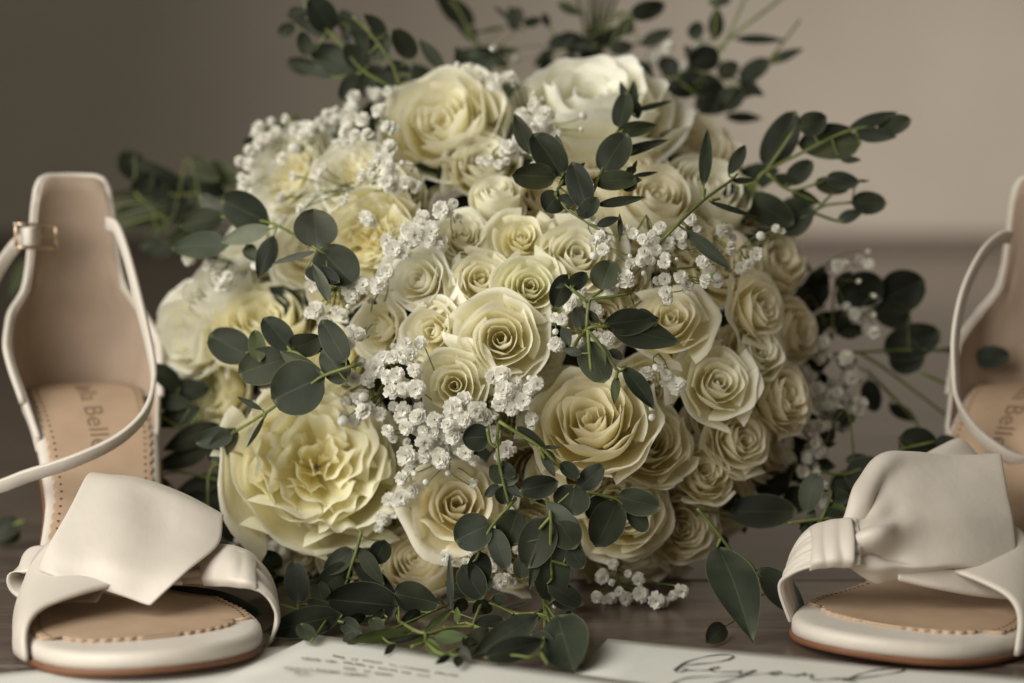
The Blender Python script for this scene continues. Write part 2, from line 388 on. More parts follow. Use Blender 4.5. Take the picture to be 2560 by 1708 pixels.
def variety(kind, seed):
    if (kind, seed) in ROSES: return ROSES[(kind, seed)]
    rnd = random.Random(seed*31+hash(kind) % 1 + len(kind)); out = []
    def put(*a, **k):
        V, Fc, A = petal(*a, rnd=rnd, **k); out.append(mesh_data('petal', V, Fc, PETAL, {'tone': A}))
    if kind == 'spray':
        n = (19, 16, 21, 17, 20, 15, 18, 16)[seed % 8]; ph = rnd.uniform(0, 6.28); ex = (1.22, 1.38, 1.1, 1.3, 1.16, 1.45, 1.25, 1.05)[seed % 8]; op = (1, 1.35, .8, 1.1, 1.5, .9, 1.2, .7)[seed % 8]
        for i in range(n):
            t = i/(n-1); j = rnd.uniform(-1, 1)
            put((0.06+0.92*t**ex)*(1+0.05*j*t), 0.05+0.14*t, -1.0+0.05*t, 0.0+0.16*math.sin(math.pi*min(1, t*1.2))-0.50*max(0, t-0.45)**1.3+0.035*j,
                ph+i*2.399+0.25*j, (1.7-0.68*t**0.8)*rnd.uniform(.85, 1.1), 0.02+0.20*op*t**1.3+0.03*j, belly=0.04+0.10*t, ruf=0.010+0.030*t, spiral=0.13-0.07*t,
                side=0.10*t, point=0.09*t*rnd.random(), tone0=0.15+0.35*t, roll=0.05*rnd.uniform(-1, 1))
    elif kind == 'open':           # larger rose with loose broad petals round a folded heart
        n = 27; ph = rnd.uniform(0, 6.28)
        for i in range(n):
            t = i/(n-1); j = rnd.uniform(-1, 1)
            put(0.06+0.88*t**0.95, 0.05+0.2*t, -1.0, -0.10+0.26*math.sin(math.pi*min(1, t*1.1))-0.50*max(0, t-0.55)**1.2+0.05*j,
                ph+i*2.399+0.3*j, 1.45-0.55*t, 0.03+0.17*t**1.3+0.03*j, belly=0.04+0.14*t, ruf=0.02+0.03*t, spiral=0.12-0.06*t,
                side=0.06*t, point=0.10*t*rnd.random(), tone0=0.04+0.34*t, roll=0.04*j)
    elif kind == 'cup':            # tall goblet rose, few wide petals
        n = 22; ph = rnd.uniform(0, 6.28)
        for i in range(n):
            t = i/(n-1); j = rnd.uniform(-1, 1)
            put(0.06+0.80*t**1.05, 0.10+0.30*t, -1.45, 0.0+0.10*math.sin(math.pi*t)-0.10*t**3-(0.62 if i > n-4 else 0)*(1+0.2*j),
                ph+i*2.399+0.2*j, 1.7-0.5*t, 0.02+0.16*t**1.6, belly=0.05+0.16*t, ruf=0.012+0.022*t, spiral=0.08-0.04*t,
                side=0.05*t, point=0.06*t*rnd.random(), tone0=0.08+0.38*t, inner=0.2)
    elif kind == 'garden':         # full rose with a heart of folded petals
        ph = rnd.uniform(0, 6.28)
        for i in range(34):
            t = i/33; j = rnd.uniform(-1, 1)
            put(0.04+0.70*t**0.8, 0.02+0.10*t, -0.5-0.1*t, -0.10+0.20*t+0.06*j, ph+i*2.399+0.5*j, (0.62+0.10*j)*(1.15-0.4*t), 0.03+0.08*t+0.02*j, belly=0.03+0.04*t,
                ruf=0.020+0.02*t, spiral=0.22*(1 if i % 2 else -1)*(1-0.4*t), side=0.05, tone0=0.12+0.3*t, nu=13, nv=9, roll=0.10*j)
        for i in range(15):
            t = i/14; j = rnd.uniform(-1, 1)
            put((0.60+0.36*t)*(1+.06*j), 0.15+0.12*t, -0.85, 0.12-0.36*t+0.07*j, ph+i*2.399+0.2*j, 0.95-0.1*t, 0.10+0.12*t, belly=0.10+0.12*t, ruf=0.026+0.026*t, spiral=0.06,
                side=0.07, point=0.05*rnd.random(), tone0=0.32+0.25*t)
    ROSES[(kind, seed)] = out
    return out
SEPAL_D = {}
def basis(nrm, spin):
    z = norm(nrm); a = norm(np.cross([0.12, 0.3, 0.95], z)); b = np.cross(z, a)
    c, s = math.cos(spin), math.sin(spin)
    return np.column_stack([a*c+b*s, -a*s+b*c, z])
TINT = {'w': (1.0, 1.0, 1.0), 'y': (1.0, 0.99, 0.90), 'p': (1.0, 0.98, 0.93), 'g': (0.99, 1.0, 0.94), 'b': (1.0, 0.97, 0.92), 'W': (1.0, 1.015, 1.08)}
def rose(u, v, d, kind, seed, tilt, tint='w', dy=0.0, depth=1.0, sq=1.0, y=None, stem_green=True):
    """u, v: middle of the opening in the 2350 px view; d: diameter there"""
    u, v, d = u*D2S, v*D2S, d*D2S
    yy = (dome(u, v) if y is None else y)+dy
    pos = P(u, v, yy); rad = d/2/pxm(yy)
    toward = norm(CAMP-pos)
    n = norm(RIGHT*tilt[0]+UP*tilt[1]+toward*tilt[2]) if len(tilt) == 3 else norm(RIGHT*tilt[0]+UP*tilt[1]+toward)
    Mx = basis(n, random.uniform(0, 6.28))
    r = empty('rose', pos-BQ, bouquet)
    M4 = Matrix(Mx.tolist()).to_4x4()
    r.rotation_euler = M4.to_euler(); r.scale = (rad, rad*sq, rad*depth)
    tc = np.array(TINT[tint])*(1-random.uniform(0, .03))
    for me in variety(kind, seed):
        obj('petal', me, r, color=tuple(tc))
    return r
RL = [
 # u, v, d, kind, seed, tilt, tint
 (1148, 775, 200, 'spray', 10, (-.05, .12), 'w', -.006), (1040, 884, 162, 'spray', 3, (-.1, .05), 'w', -.012), (986, 758, 150, 'spray', 3, (-.35, .15), 'w', 0),
 (858, 752, 132, 'spray', 5, (-.65, .1), 'w', .004), (953, 640, 150, 'spray', 6, (-.4, .25), 'W', .002), (1104, 636, 140, 'spray', 7, (.05, .35), 'w', .004),
 (1220, 655, 150, 'spray', 8, (.1, .25), 'g', 0), (1062, 536, 118, 'spray', 4, (.05, .5), 'w', .006), (1198, 540, 124, 'spray', 9, (.05, .5), 'y', .006),
 (1328, 578, 182, 'spray', 2, (.15, .45), 'w', .004), (1138, 432, 124, 'cup', 1, (-.1, 1.1), 'w', .006),
 (1008, 262, 275, 'open', 2, (-.3, .55), 'w', -.002), (1360, 200, 370, 'open', 4, (.05, 1.5), 'W', -.012), (1600, 330, 270, 'open', 1, (.6, 1.0), 'b', .03),
 (1512, 440, 200, 'cup', 1, (.25, .75), 'p', .004), (655, 385, 215, 'garden', 1, (-.7, .5), 'W', .0), (812, 385, 165, 'garden', 2, (-.2, .5), 'W', .004),
 (850, 540, 210, 'garden', 2, (-.2, .15), 'y', .012), (412, 770, 225, 'spray', 2, (-1.0, .1), 'W', -.006), (500, 640, 200, 'cup', 3, (-.6, 1.1), 'W', .0),
 (600, 720, 250, 'open', 2, (-.25, .9), 'y', .018), (735, 1045, 375, 'garden', 3, (.1, .3), 'y', -.004), (1352, 950, 275, 'open', 3, (-.1, .5), 'p', -.006),
 (1540, 725, 165, 'spray', 3, (.1, .5), 'p', .0), (1760, 705, 150, 'spray', 4, (1.1, .25), 'p', .0), (1655, 875, 170, 'spray', 8, (.3, .3), 'w', -.004),
 (1492, 1010, 190, 'open', 1, (.15, .3), 'p', .004), (1622, 1080, 135, 'open', 2, (.35, .3), 'p', .008), (1712, 1005, 150, 'spray', 2, (.6, .1), 'p', .006),
 (1815, 905, 165, 'open', 3, (1.0, .2), 'b', .008), (1745, 800, 140, 'open', 1, (.6, .35), 'w', .004), (1640, 962, 110, 'spray', 4, (.3, -.1), 'p', .02),
 (1050, 1150, 220, 'spray', 4, (.05, .25), 'b', -.002), (680, 1265, 200, 'open', 2, (-.3, -.5), 'b', .022), (950, 1275, 190, 'cup', 3, (-.3, .5), 'b', .006),
 (1450, 1225, 290, 'open', 3, (.2, -.15), 'b', .036), (1665, 1150, 160, 'open', 1, (.5, -.2), 'b', .03), (1668, 600, 170, 'open', 2, (.4, .4), 'b', .022),
 (1795, 590, 170, 'open', 3, (.8, .4), 'b', .03), (1262, 815, 90, 'spray', 2, (.6, -.1), 'w', .014), (1240, 1080, 210, 'cup', 1, (.1, .1), 'b', .03),
 (480, 900, 190, 'open', 1, (-.8, -.1), 'y', .024), (1430, 395, 260, 'cup', 2, (.1, .9), 'p', .02), (700, 560, 180, 'open', 3, (-.5, .4), 'w', .03),
 (1250, 440, 160, 'open', 2, (.1, .6), 'b', .03), (1560, 1180, 150, 'open', 2, (.3, -.2), 'b', .02), (1840, 760, 140, 'open', 1, (1.0, .1), 'b', .03),
 (760, 480, 130, 'open', 1, (-.3, .5), 'W', .02), (1390, 720, 150, 'open', 3, (.2, .2), 'p', .02), (905, 640, 120, 'open', 1, (-.2, .3), 'w', .03),
]
for q in [(1705, 480, 220, 'open', 6, (.6, .6), 'b', .028), (1600, 545, 180, 'open', 1, (.3, .5), 'p', .026), (880, 440, 170, 'open', 5, (-.3, .5), 'w', .02), (770, 640, 150, 'open', 2, (-.4, .2), 'w', .024),
          (1110, 365, 170, 'open', 4, (0, .6), 'w', .022), (1590, 800, 150, 'open', 5, (.3, .2), 'p', .018), (860, 1195, 170, 'open', 3, (-.1, .1), 'b', .016), (1200, 1250, 190, 'open', 5, (0, .1), 'b', .012),
          (1320, 1085, 190, 'open', 6, (.1, 0), 'b', .012), (1420, 640, 140, 'open', 4, (.1, .4), 'p', .022), (1490, 880, 130, 'open', 2, (.2, .1), 'p', .022), (1180, 950, 150, 'open', 1, (0, .1), 'w', .022),
          (760, 830, 160, 'open', 6, (-.4, .1), 'y', .024), (560, 560, 170, 'open', 4, (-.8, .6), 'W', .02), (930, 560, 130, 'open', 6, (-.1, .3), 'w', .02),
          (1780, 1030, 130, 'open', 2, (.8, -.1), 'b', .03), (1430, 1180, 200, 'open', 4, (.1, .0), 'p', .004), (1570, 1215, 170, 'open', 6, (.3, -.1), 'b', .012), (820, 1290, 170, 'open', 4, (-.2, -.1), 'w', .006), (600, 1180, 150, 'open', 5, (-.6, -.3), 'w', .03), (1640, 420, 230, 'cup', 2, (.5, .9), 'w', .012)]: RL.append(q)
for q in RL: rose(q[0], q[1], q[2]*(1.13 if q[3] == 'spray' else 1.08), q[3], q[4], q[5], q[6], dy=q[7])

# --- leaves and sprigs
SH = {'d': (0.043, 0.049, 0.028), 'v': (0.034, 0.038, 0.022), 'o': (0.068, 0.075, 0.036), 'g': (0.125, 0.137, 0.105), 'p': (0.21, 0.225, 0.16), 'b': (0.13, 0.175, 0.05), 'm': (0.058, 0.072, 0.043), 'G': (0.095, 0.11, 0.04)}  # 'v' is 'd' made darker: shade painted into the dimly lit leaves
LA = (-1, -.95, -.72, -.4, -.05, 0, .05, .4, .72, .95, 1)
def leaf_mesh(base, tip, wid, roll, bend, fold, pointed, nl=13, nw=11):
    base, tip = np.asarray(base), np.asarray(tip); ax = tip-base; L = np.linalg.norm(ax); ax = ax/L
    view = norm(CAMP-(base+tip)/2); sd = norm(np.cross(ax, view)); nn = np.cross(sd, ax)
    c, s = math.cos(roll), math.sin(roll); sd, nn = sd*c+nn*s, nn*c-sd*s
    V = []; A = []
    for j in range(nl):
        t = j/(nl-1)
        if pointed: w = math.sin(math.pi*min(1, t**0.82))**0.85 if 0 < t < 1 else 0
        else: w = (math.sin(math.pi*t**0.9)**0.52 if 0 < t < 1 else 0)
        w = max(w, 0.02)*wid/2
        for a in (LA if nw > 5 else (-1, -.5, 0, .5, 1)):
            h = bend*L*math.sin(math.pi*t*0.9)+fold*w*(abs(a)**1.5)+0.03*wid*math.sin(5*t+3*a)
            V.append(base+ax*(t*L)+sd*(a*w)+nn*h)
            A.append(max(0.75 if abs(a) > .98 or t > .97 else 0, 0.22 if abs(a) < 0.01 else 0, 0.5 if t < .06 else 0))
    return V, grid_faces(nw, nl), A
def sprig(cr, stems, leaves, off=0.028, y=None, name='eucalyptus_sprig', sr=0.00085):
    x0, y0, s = cr
    cv = lambda x, yy: (x0+x/s, y0+yy/s)
    def dep(u, v): return (dome(u, v)-off) if y is None else (y(u, v) if callable(y) else y)
    mid = [cv(*l[0]) for l in leaves][:1] or [cv(*stems[0][0])]
    org = P(*mid[0], dep(*mid[0]))
    sp = empty(name, org-BQ, bouquet)
    along = []
    for st in stems:
        mb = MB(); pts = []
        for q in st:
            u, v = cv(q[0], q[1]); pts.append(P(u, v, dep(u, v)+(q[2] if len(q) > 2 else 0))-org)
        mb.tube(pts, sr, sr*0.75); mb.build('stem', STEM, sp); along += catmull(pts, 24)
    for (b, t, w, shade) in leaves:
        t = (b[0]+(t[0]-b[0])*1.10, b[1]+(t[1]-b[1])*1.10); w = w*1.2
        bu, bv = cv(*b); tu, tv = cv(*t); yb = dep(bu, bv)
        yt = yb*0.4+dep(tu, tv)*0.6
        lpx = math.hypot(tu-bu, tv-bv); lm = lpx/pxm(yb); wm = w/s/pxm(yb)
        yt += random.uniform(-.28, .28)*lm
        roll = random.uniform(-.38, .38); asp = w/s/max(1, lpx)
        V, Fc, A = leaf_mesh(P(bu, bv, yb+0.0012), P(tu, tv, yt), wm/math.cos(roll), roll, random.uniform(-.07, .09), random.uniform(0.05, 0.28), asp < 0.5)
        V = [p-org for p in V]
        zmin = min(p[2] for p in V)+org[2]
        if zmin < 0.0012: V = [p+np.array([0, 0, 0.0012-zmin]) for p in V]
        if along:
            foot = V[5]; near = min(along, key=lambda q: np.linalg.norm(q-foot)); dd = np.linalg.norm(near-foot)
            if 0.0015 < dd < 0.04:
                pm = MB(); pm.tube([near, near*.45+foot*.55+np.array([0, 0, -.08*dd]), foot], 0.0005, 0.0004, 5, 7); pm.build('petiole', STEM, sp)
        c = np.array(SH[shade])*random.uniform(.36, .80)*np.array([random.uniform(.94, 1.06), 1, random.uniform(.92, 1.08)])
        obj('leaf', mesh_data('leaf', V, Fc, LEAF, {'edge': A}), sp, color=tuple(c))
    return sp
# left, above the side rose
sprig((250, 350, 2.413), [[(1420, 720, .02), (1320, 665), (1045, 505), (800, 470), (730, 465)]],
 [((1030, 500), (760, 375), 195, 'd'), ((745, 470), (497, 510), 132, 'd'), ((785, 630), (460, 655), 138, 'm'), ((1035, 535), (760, 612), 95, 'p'), ((765, 440), (618, 345), 85, 'g'),
  ((1050, 575), (960, 812), 105, 'd'), ((880, 640), (945, 725), 75, 'd'), ((1310, 655), (1290, 437), 225, 'g'), ((1325, 655), (1520, 850), 215, 'd'), ((1305, 672), (1060, 745), 36, 'g'),
  ((1240, 780), (1430, 855), 95, 'd'), ((1385, 985), (1290, 770), 62, 'p')], off=0.034)
# left, over the big ruffled rose
sprig((480, 780, 3.733), [[(1600, 480, .02), (1520, 500), (1240, 590), (1100, 680), (820, 850), (690, 940), (370, 1140)], [(1240, 590), (1060, 440), (930, 370), (680, 385), (510, 380)], [(690, 940), (670, 990)], [(930, 370), (890, 320)]],
 [((930, 340), (1190, 230), 210, 'd'), ((1440, 470), (1225, 110), 215, 'd'), ((545, 420), (192, 230), 290, 'd'), ((905, 430), (485, 560), 300, 'd'), ((970, 385), (1225, 275), 150, 'o'), ((1235, 600), (795, 800), 440, 'd'),
  ((930, 360), (690, 85), 215, 'm'), ((630, 465), (590, 195), 140, 'G'), ((1175, 580), (858, 385), 130, 'o'), ((1452, 645), (1228, 385), 230, 'o'),
  ((660, 915), (440, 800), 50, 'd'), ((680, 970), (520, 1240), 38, 'd'), ((400, 1080), (190, 1375), 185, 'p'), ((380, 1135), (62, 1215), 168, 'g'), ((1190, 640), (1220, 768), 28, 'p')], off=0.036)
# top left, behind
sprig((600, 0, 3.136), [[(1260, 720), (960, 550), (740, 290), (560, 130), (480, -60)], [(1260, 690), (1180, 480), (1010, 250), (880, 130)], [(970, 570), (760, 610)]],
 [((720, 250), (560, 10), 195, 'm'), ((720, 305), (385, 120), 72, 'm'), ((530, 120), (395, 85), 75, 'g'), ((530, 440), (490, 265), 105, 'd'), ((945, 560), (585, 390), 195, 'm'), ((730, 610), (425, 500), 72, 'g'),
  ((960, 560), (840, 360), 130, 'm'), ((970, 570), (800, 770), 150, 'd'), ((1000, 590), (985, 740), 130, 'd'), ((1245, 665), (990, 575), 125, 'd'), ((1000, 300), (875, 130), 70, 'd'), ((1150, 260), (985, 125), 90, 'd'),
  ((1080, 490), (1080, 235), 195, 'd'), ((1370, 455), (1215, 250), 145, 'd'), ((1340, 565), (1200, 485), 66, 'd'), ((1600, 545), (1420, 330), 95, 'm'), ((1010, 420), (900, 250), 90, 'd'),
  ((240, 1110), (40, 1125), 95, 'd'), ((1210, 720), (1300, 600), 90, 'd')], y=0.055)
sprig((600, 0, 3.136), [[(1900, 420), (1800, 260), (1700, 60), (1560, -60)]], [((1840, 190), (1560, -10), 150, 'd'), ((1870, 350), (1660, 110), 70, 'd'), ((1800, 260), (1860, 250), 70, 'd'), ((2080, 210), (1860, 260), 24, 'd'),
  ((2160, 250), (2120, 60), 80, 'd'), ((2190, 400), (1740, 400), 60, 'm'), ((2100, 520), (1960, 440), 80, 'm')], y=0.15)
# centre, upright sprigs above the spray roses
sprig((1150, 200, 3.485), [[(1100, 1160, .02), (1150, 1000), (1250, 760), (1400, 470), (1490, 290)], [(1300, 660), (1270, 590), (1280, 530)]],
 [((1390, 420), (1440, 130), 150, 'd'), ((1560, 335), (1545, 195), 62, 'd'), ((1480, 295), (1403, 38), 72, 'm'), ((1492, 300), (1512, 25), 92, 'd'), ((1530, 268), (1825, 190), 45, 'm'), ((1240, 810), (1430, 500), 235, 'd'),
  ((1355, 455), (1690, 400), 118, 'o'), ((1325, 672), (1782, 535), 80, 'g'), ((1335, 665), (1535, 612), 52, 'p'), ((1150, 895), (1545, 880), 150, 'o'), ((1420, 880), (1530, 940), 120, 'o'),
  ((1195, 1090), (1582, 1028), 76, 'd'), ((1105, 1115), (990, 750), 195, 'd'), ((1500, 835), (1705, 803), 34, 'd'), ((1500, 800), (1540, 705), 32, 'd'), ((1445, 800), (1530, 780), 62, 'd')], off=0.036)
sprig((1150, 200, 3.485), [[(930, 1100, .02), (830, 1000), (900, 870), (870, 690), (820, 640)], [(640, 520), (600, 420), (540, 400)]],
 [((840, 850), (488, 835), 195, 'o'), ((620, 650), (490, 325), 135, 'd'), ((890, 845), (660, 505), 235, 'd'), ((870, 720), (768, 598), 62, 'b'), ((900, 745), (845, 498), 72, 'g'), ((885, 800), (703, 735), 72, 'g'),
  ((860, 925), (1072, 738), 85, 'm'), ((860, 985), (750, 1135), 195, 'd'), ((1190, 1275), (1375, 1208), 72, 'd'), ((1400, 1375), (1390, 1178), 42, 'd'), ((1105, 1205), (1010, 1130), 42, 'g'), ((960, 1000), (900, 1120), 130, 'd'),
  ((1040, 1200), (1190, 1040), 130, 'd')], off=0.034)
# centre right sprig
sprig((1250, 620, 3.136), [[(560, 800, .02), (680, 635), (860, 615)], [(680, 635), (700, 420), (800, 330)], [(700, 400), (850, 385), (1010, 360)], [(680, 640), (800, 780), (920, 960), (980, 940)], [(920, 960), (910, 1030)], [(690, 650), (700, 800), (715, 970)], [(560, 320), (690, 430)]],
 [((810, 600), (1215, 560), 185, 'v'), ((1070, 490), (1215, 595), 100, 'v'), ((800, 335), (868, 122), 205, 'o'), ((540, 205), (430, 445), 150, 'd'), ((545, 320), (668, 205), 110, 'd'), ((510, 285), (435, 312), 34, 'p'), ((622, 228), (558, 282), 44, 'p'),
  ((625, 632), (600, 472), 92, 'd'), ((780, 590), (665, 485), 62, 'o'), ((860, 612), (1365, 735), 210, 'm'), ((685, 730), (805, 1030), 225, 'm'), ((780, 740), (822, 905), 52, 'b'), ((860, 800), (955, 865), 62, 'o'),
  ((915, 1000), (900, 1215), 66, 'b'), ((960, 930), (1182, 1238), 128, 'm'), ((490, 615), (545, 765), 72, 'g'), ((645, 825), (500, 795), 62, 'g')], off=0.036)
# hanging sprigs at the lower middle
c6 = (1050, 1050, 2.851)
sprig(c6, [[(560, -10, .02), (550, 200), (590, 420), (640, 620)], [(480, 60), (500, 160), (545, 200)], [(560, 10), (850, 190), (960, 300), (1000, 340)], [(850, 190), (890, 280)]],
 [((500, 120), (318, 130), 170, 'd'), ((690, 45), (890, 195), 72, 'd'), ((880, 190), (995, 196), 26, 'd'), ((865, 220), (955, 392), 62, 'd'), ((900, 215), (965, 315), 52, 'd'), ((1000, 308), (1125, 402), 92, 'm'),
  ((580, 460), (520, 330), 95, 'm'), ((570, 320), (665, 400), 95, 'd'), ((590, 455), (695, 395), 72, 'p'), ((615, 460), (725, 548), 54, 'g'), ((560, 460), (472, 542), 62, 'd'), ((590, 470), (600, 592), 112, 'd'), ((645, 560), (632, 632), 32, 'b')], off=0.036)
sprig(c6, [[(680, 560, .02), (640, 610), (510, 760), (440, 900), (400, 995)]],
 [((300, 1030), (435, 1255), 175, 'v'), ((700, 640), (620, 870), 205, 'd'), ((512, 740), (275, 850), 235, 'd'), ((520, 770), (610, 1042), 132, 'g'), ((455, 915), (292, 885), 38, 'o'), ((425, 935), (425, 1185), 152, 'm')], off=0.04)
sprig(c6, [[(900, 560, .03), (930, 650), (930, 900), (932, 1000), (942, 1125)], [(930, 690), (850, 780)], [(930, 1000), (1060, 1040)]],
 [((1110, 460), (1060, 660), 230, 'v'), ((710, 500), (965, 445), 150, 'v'), ((960, 670), (1095, 895), 205, 'd'), ((905, 690), (775, 1025), 230, 'd'), ((898, 588), (1130, 778), 105, 'g'), ((940, 870), (930, 1252), 232, 'm'), ((945, 815), (688, 882), 30, 'g'),
  ((865, 895), (785, 1185), 62, 'm'), ((1060, 910), (1155, 1045), 125, 'v'), ((905, 1170), (1135, 1305), 125, 'v'), ((740, 960), (720, 1120), 110, 'v')], off=0.044)
sprig(c6, [[(1100, 480, .02), (1180, 510), (1330, 545), (1410, 570), (1490, 650)]],
 [((1310, 545), (1215, 692), 135, 'd'), ((1130, 492), (1295, 338), 132, 'd'), ((1405, 575), (1265, 875), 220, 'd'), ((1408, 545), (1690, 615), 165, 'm'), ((1500, 600), (1395, 632), 62, 'd'), ((1500, 640), (1605, 782), 112, 'm'), ((1478, 648), (1492, 725), 28, 'b')], off=0.034)
# greenery lying at the foot of the bouquet
c7 = (640, 1350, 2.733)
ylow = lambda u, v: min(-0.062, G(u, v, 0.006)[1])
sprig(c7, [[(720, -60), (690, 60), (650, 180), (625, 270)]],
 [((660, 60), (485, 215), 125, 'd'), ((645, 165), (432, 350), 165, 'd'), ((660, 160), (935, 358), 112, 'd'), ((700, 50), (862, 285), 92, 'd'), ((600, 320), (975, 368), 36, 'd'), ((880, 0), (820, 150), 130, 'd'), ((625, 270), (600, 240), 40, 'm'), ((700, 300), (985, 500), 52, 'm')], y=-0.066)
sprig(c7, [[(60, 420), (160, 440), (420, 520), (600, 565)], [(290, 440), (285, 520)]],
 [((290, 435), (260, 172), 145, 'g'), ((640, 400), (455, 395), 64, 'd'), ((535, 525), (362, 440), 112, 'v'), ((590, 555), (92, 672), 178, 'd')], y=ylow)
sprig(c7, [[(980, 560), (1150, 640), (1330, 600), (1500, 590)], [(1560, 615), (1430, 565)], [(1560, 390), (1510, 510), (1480, 590)], [(1160, 640), (1150, 700), (1060, 730)], [(1160, 700), (1270, 780), (1390, 740)]],
 [((975, 505), (515, 470), 245, 'd'), ((940, 420), (1220, 490), 192, 'd'), ((1065, 628), (675, 685), 84, 'b'), ((1140, 650), (868, 692), 42, 'o'), ((1160, 622), (1325, 488), 54, 'b'), ((1215, 660), (1425, 662), 78, 'b'), ((1375, 570), (1372, 468), 42, 'b'),
  ((1155, 690), (1265, 785), 74, 'b'), ((1150, 685), (1035, 735), 32, 'b'), ((1380, 730), (1460, 822), 62, 'g'), ((1390, 790), (1375, 865), 64, 'd'), ((1330, 790), (1230, 842), 42, 'd'), ((1150, 620), (1130, 690), 30, 'b'), ((1270, 580), (1250, 520), 30, 'b')], y=ylow, name='ruscus_sprig')
sprig(c7, [[(1920, 250), (1970, 430), (1945, 770), (1720, 785)], [(1970, 430), (2085, 595)], [(1975, 470), (2030, 635)], [(1950, 480), (1840, 540)], [(1945, 770), (1990, 845)]],
 [((1490, 600), (1685, 550), 112, 'd'), ((1590, 620), (1440, 785), 135, 'o'), ((1560, 805), (1935, 695), 150, 'v'), ((1930, 545), (1520, 795), 150, 'g'), ((2060, 585), (2165, 945), 290, 'm'), ((2000, 390), (2205, 442), 135, 'v'), ((1330, 485), (1322, 128), 46, 'g'), ((1240, 368), (1305, 475), 16, 'm'),
  ((1700, 470), (1840, 430), 20, 'm'), ((620, 640), (660, 700), 90, 'd')], y=ylow)
sprig((0, 0, 0.918), [], [((608, 1412), (395, 1352), 46, 'd')], y=-.088)
rq = random.Random(44)
def scatter(n, u0, u1, v0, v1, y, shades, lo=34, hi=66, name='eucalyptus_sprig'):
    L = []; st = []
    for k in range(n):
        u, v = rq.uniform(u0, u1), rq.uniform(v0, v1); a = rq.uniform(0, 6.28); l = rq.uniform(lo, hi)
        L.append(((u, v), (u+math.cos(a)*l, v+math.sin(a)*l*.8), l*rq.uniform(.35, .75), rq.choice(shades)))
    Q = sorted([l[0] for l in L]); c_ = ((u0+u1)/2, (v0+v1)/2)
    st = [[Q[0], Q[n//3], c_], [c_, Q[2*n//3], Q[-1]]]
    sprig((0, 0, 1.0), st, L, y=y, name=name, sr=0.0006)
scatter(13, 760, 1180, 1480, 1610, ylow, 'ddmdo'); scatter(10, 1150, 1420, 1470, 1600, ylow, 'dvdm')
scatter(12, 1980, 2180, 700, 1000, .045, 'vvd', 40, 80); scatter(12, 1930, 2150, 1020, 1290, .01, 'vvdm', 40, 76)
scatter(8, 1560, 1850, 1250, 1420, -.01, 'vvd', 40, 80); scatter(9, 420, 620, 1060, 1330, .0, 'dvd', 40, 76)
scatter(8, 1330, 1620, 60, 150, .14, 'vd', 40, 74)
scatter(10, 560, 780, 1360, 1500, -.035, 'ddvm', 40, 76); scatter(10, 330, 560, 380, 620, .12, 'GdGd', 50, 100); scatter(10, 1560, 1850, 120, 300, .11, 'vdd', 44, 80); scatter(9, 720, 1000, 60, 230, .09, 'dmd', 44, 80)
# lower right sprig
sprig((1350, 1300, 3.133), [[(1230, -90), (1310, 0), (1420, 140), (1540, 310), (1590, 460), (1625, 605)], [(1420, 140), (1385, 220), (1385, 315)], [(1530, 270), (1640, 330), (1690, 405)], [(1590, 420), (1700, 430), (1845, 502)], [(1610, 550), (1680, 595), (1825, 562)]],
 [((1450, 850), (1310, 975), 140, 'd'), ((1725, 405), (2055, 775), 205, 'm'), ((1385, 310), (1637, 1018), 310, 'm')], y=lambda u, v: min(-0.075, G(u, v, 0.004)[1]))
sprig((1600, 900, 2.448), [[(230, 830, .01), (380, 925), (545, 930)]], [((545, 930), (925, 925), 182, 'v')], y=-0.03)
# right side, behind the knotted sandal
sprig((1600, 900, 2.448), [[(1100, 1000), (1170, 820), (1130, 800)], [(900, 1000), (1050, 980), (1250, 960)]],
 [((1090, 690), (1025, 912), 122, 'm'), ((1165, 820), (1278, 852), 76, 'd'), ((1160, 870), (1255, 970), 82, 'b'), ((1050, 1005), (1045, 908), 54, 'p'), ((1330, 910), (1345, 845), 44, 'b'), ((975, 1035), (1085, 1012), 94, 'd'), ((1110, 965), (1245, 962), 112, 'd'), ((1290, 980), (1320, 950), 36, 'b')], y=-0.04)
sprig((1600, 900, 2.448), [[(900, 620), (1250, 700), (1560, 560), (1800, 500)]],
 [((1250, 720), (1515, 690), 190, 'v'), ((1160, 780), (1350, 800), 200, 'v'), ((870, 600), (1170, 650), 135, 'v'), ((1580, 480), (1795, 560), 195, 'v'), ((1810, 500), (1935, 520), 85, 'v'), ((700, 780), (900, 760), 150, 'v'), ((900, 780), (1020, 900), 120, 'v')], y=0.0)
sprig((1900, 400, 2.239), [[(100, 1130), (500, 1080), (960, 1065), (1220, 1110)], [(600, 1180), (860, 1450), (900, 1560)], [(560, 1080), (730, 1190), (1110, 1480)], [(900, 1190), (1080, 1290), (1115, 1480)], [(300, 900), (520, 890)]],
 [((680, 790), (900, 680), 205, 'v'), ((500, 770), (665, 670), 175, 'v'), ((600, 700), (445, 795), 155, 'v'), ((250, 845), (315, 668), 125, 'v'), ((640, 815), (825, 912), 125, 'v'), ((690, 1070), (985, 975), 175, 'v'), ((720, 1080), (905, 1125), 170, 'v'), ((1200, 1110), (1385, 1100), 112, 'v'),
  ((1080, 1100), (1222, 1305), 92, 'v'), ((960, 1065), (1282, 1045), 22, 'v'), ((600, 1230), (645, 1395), 95, 'v'), ((720, 1370), (865, 1455), 66, 'v'), ((300, 880), (525, 895), 66, 'v'), ((420, 960), (560, 940), 66, 'v'), ((540, 1150), (440, 1120), 80, 'v'), ((830, 760), (720, 900), 120, 'v')], y=0.05)
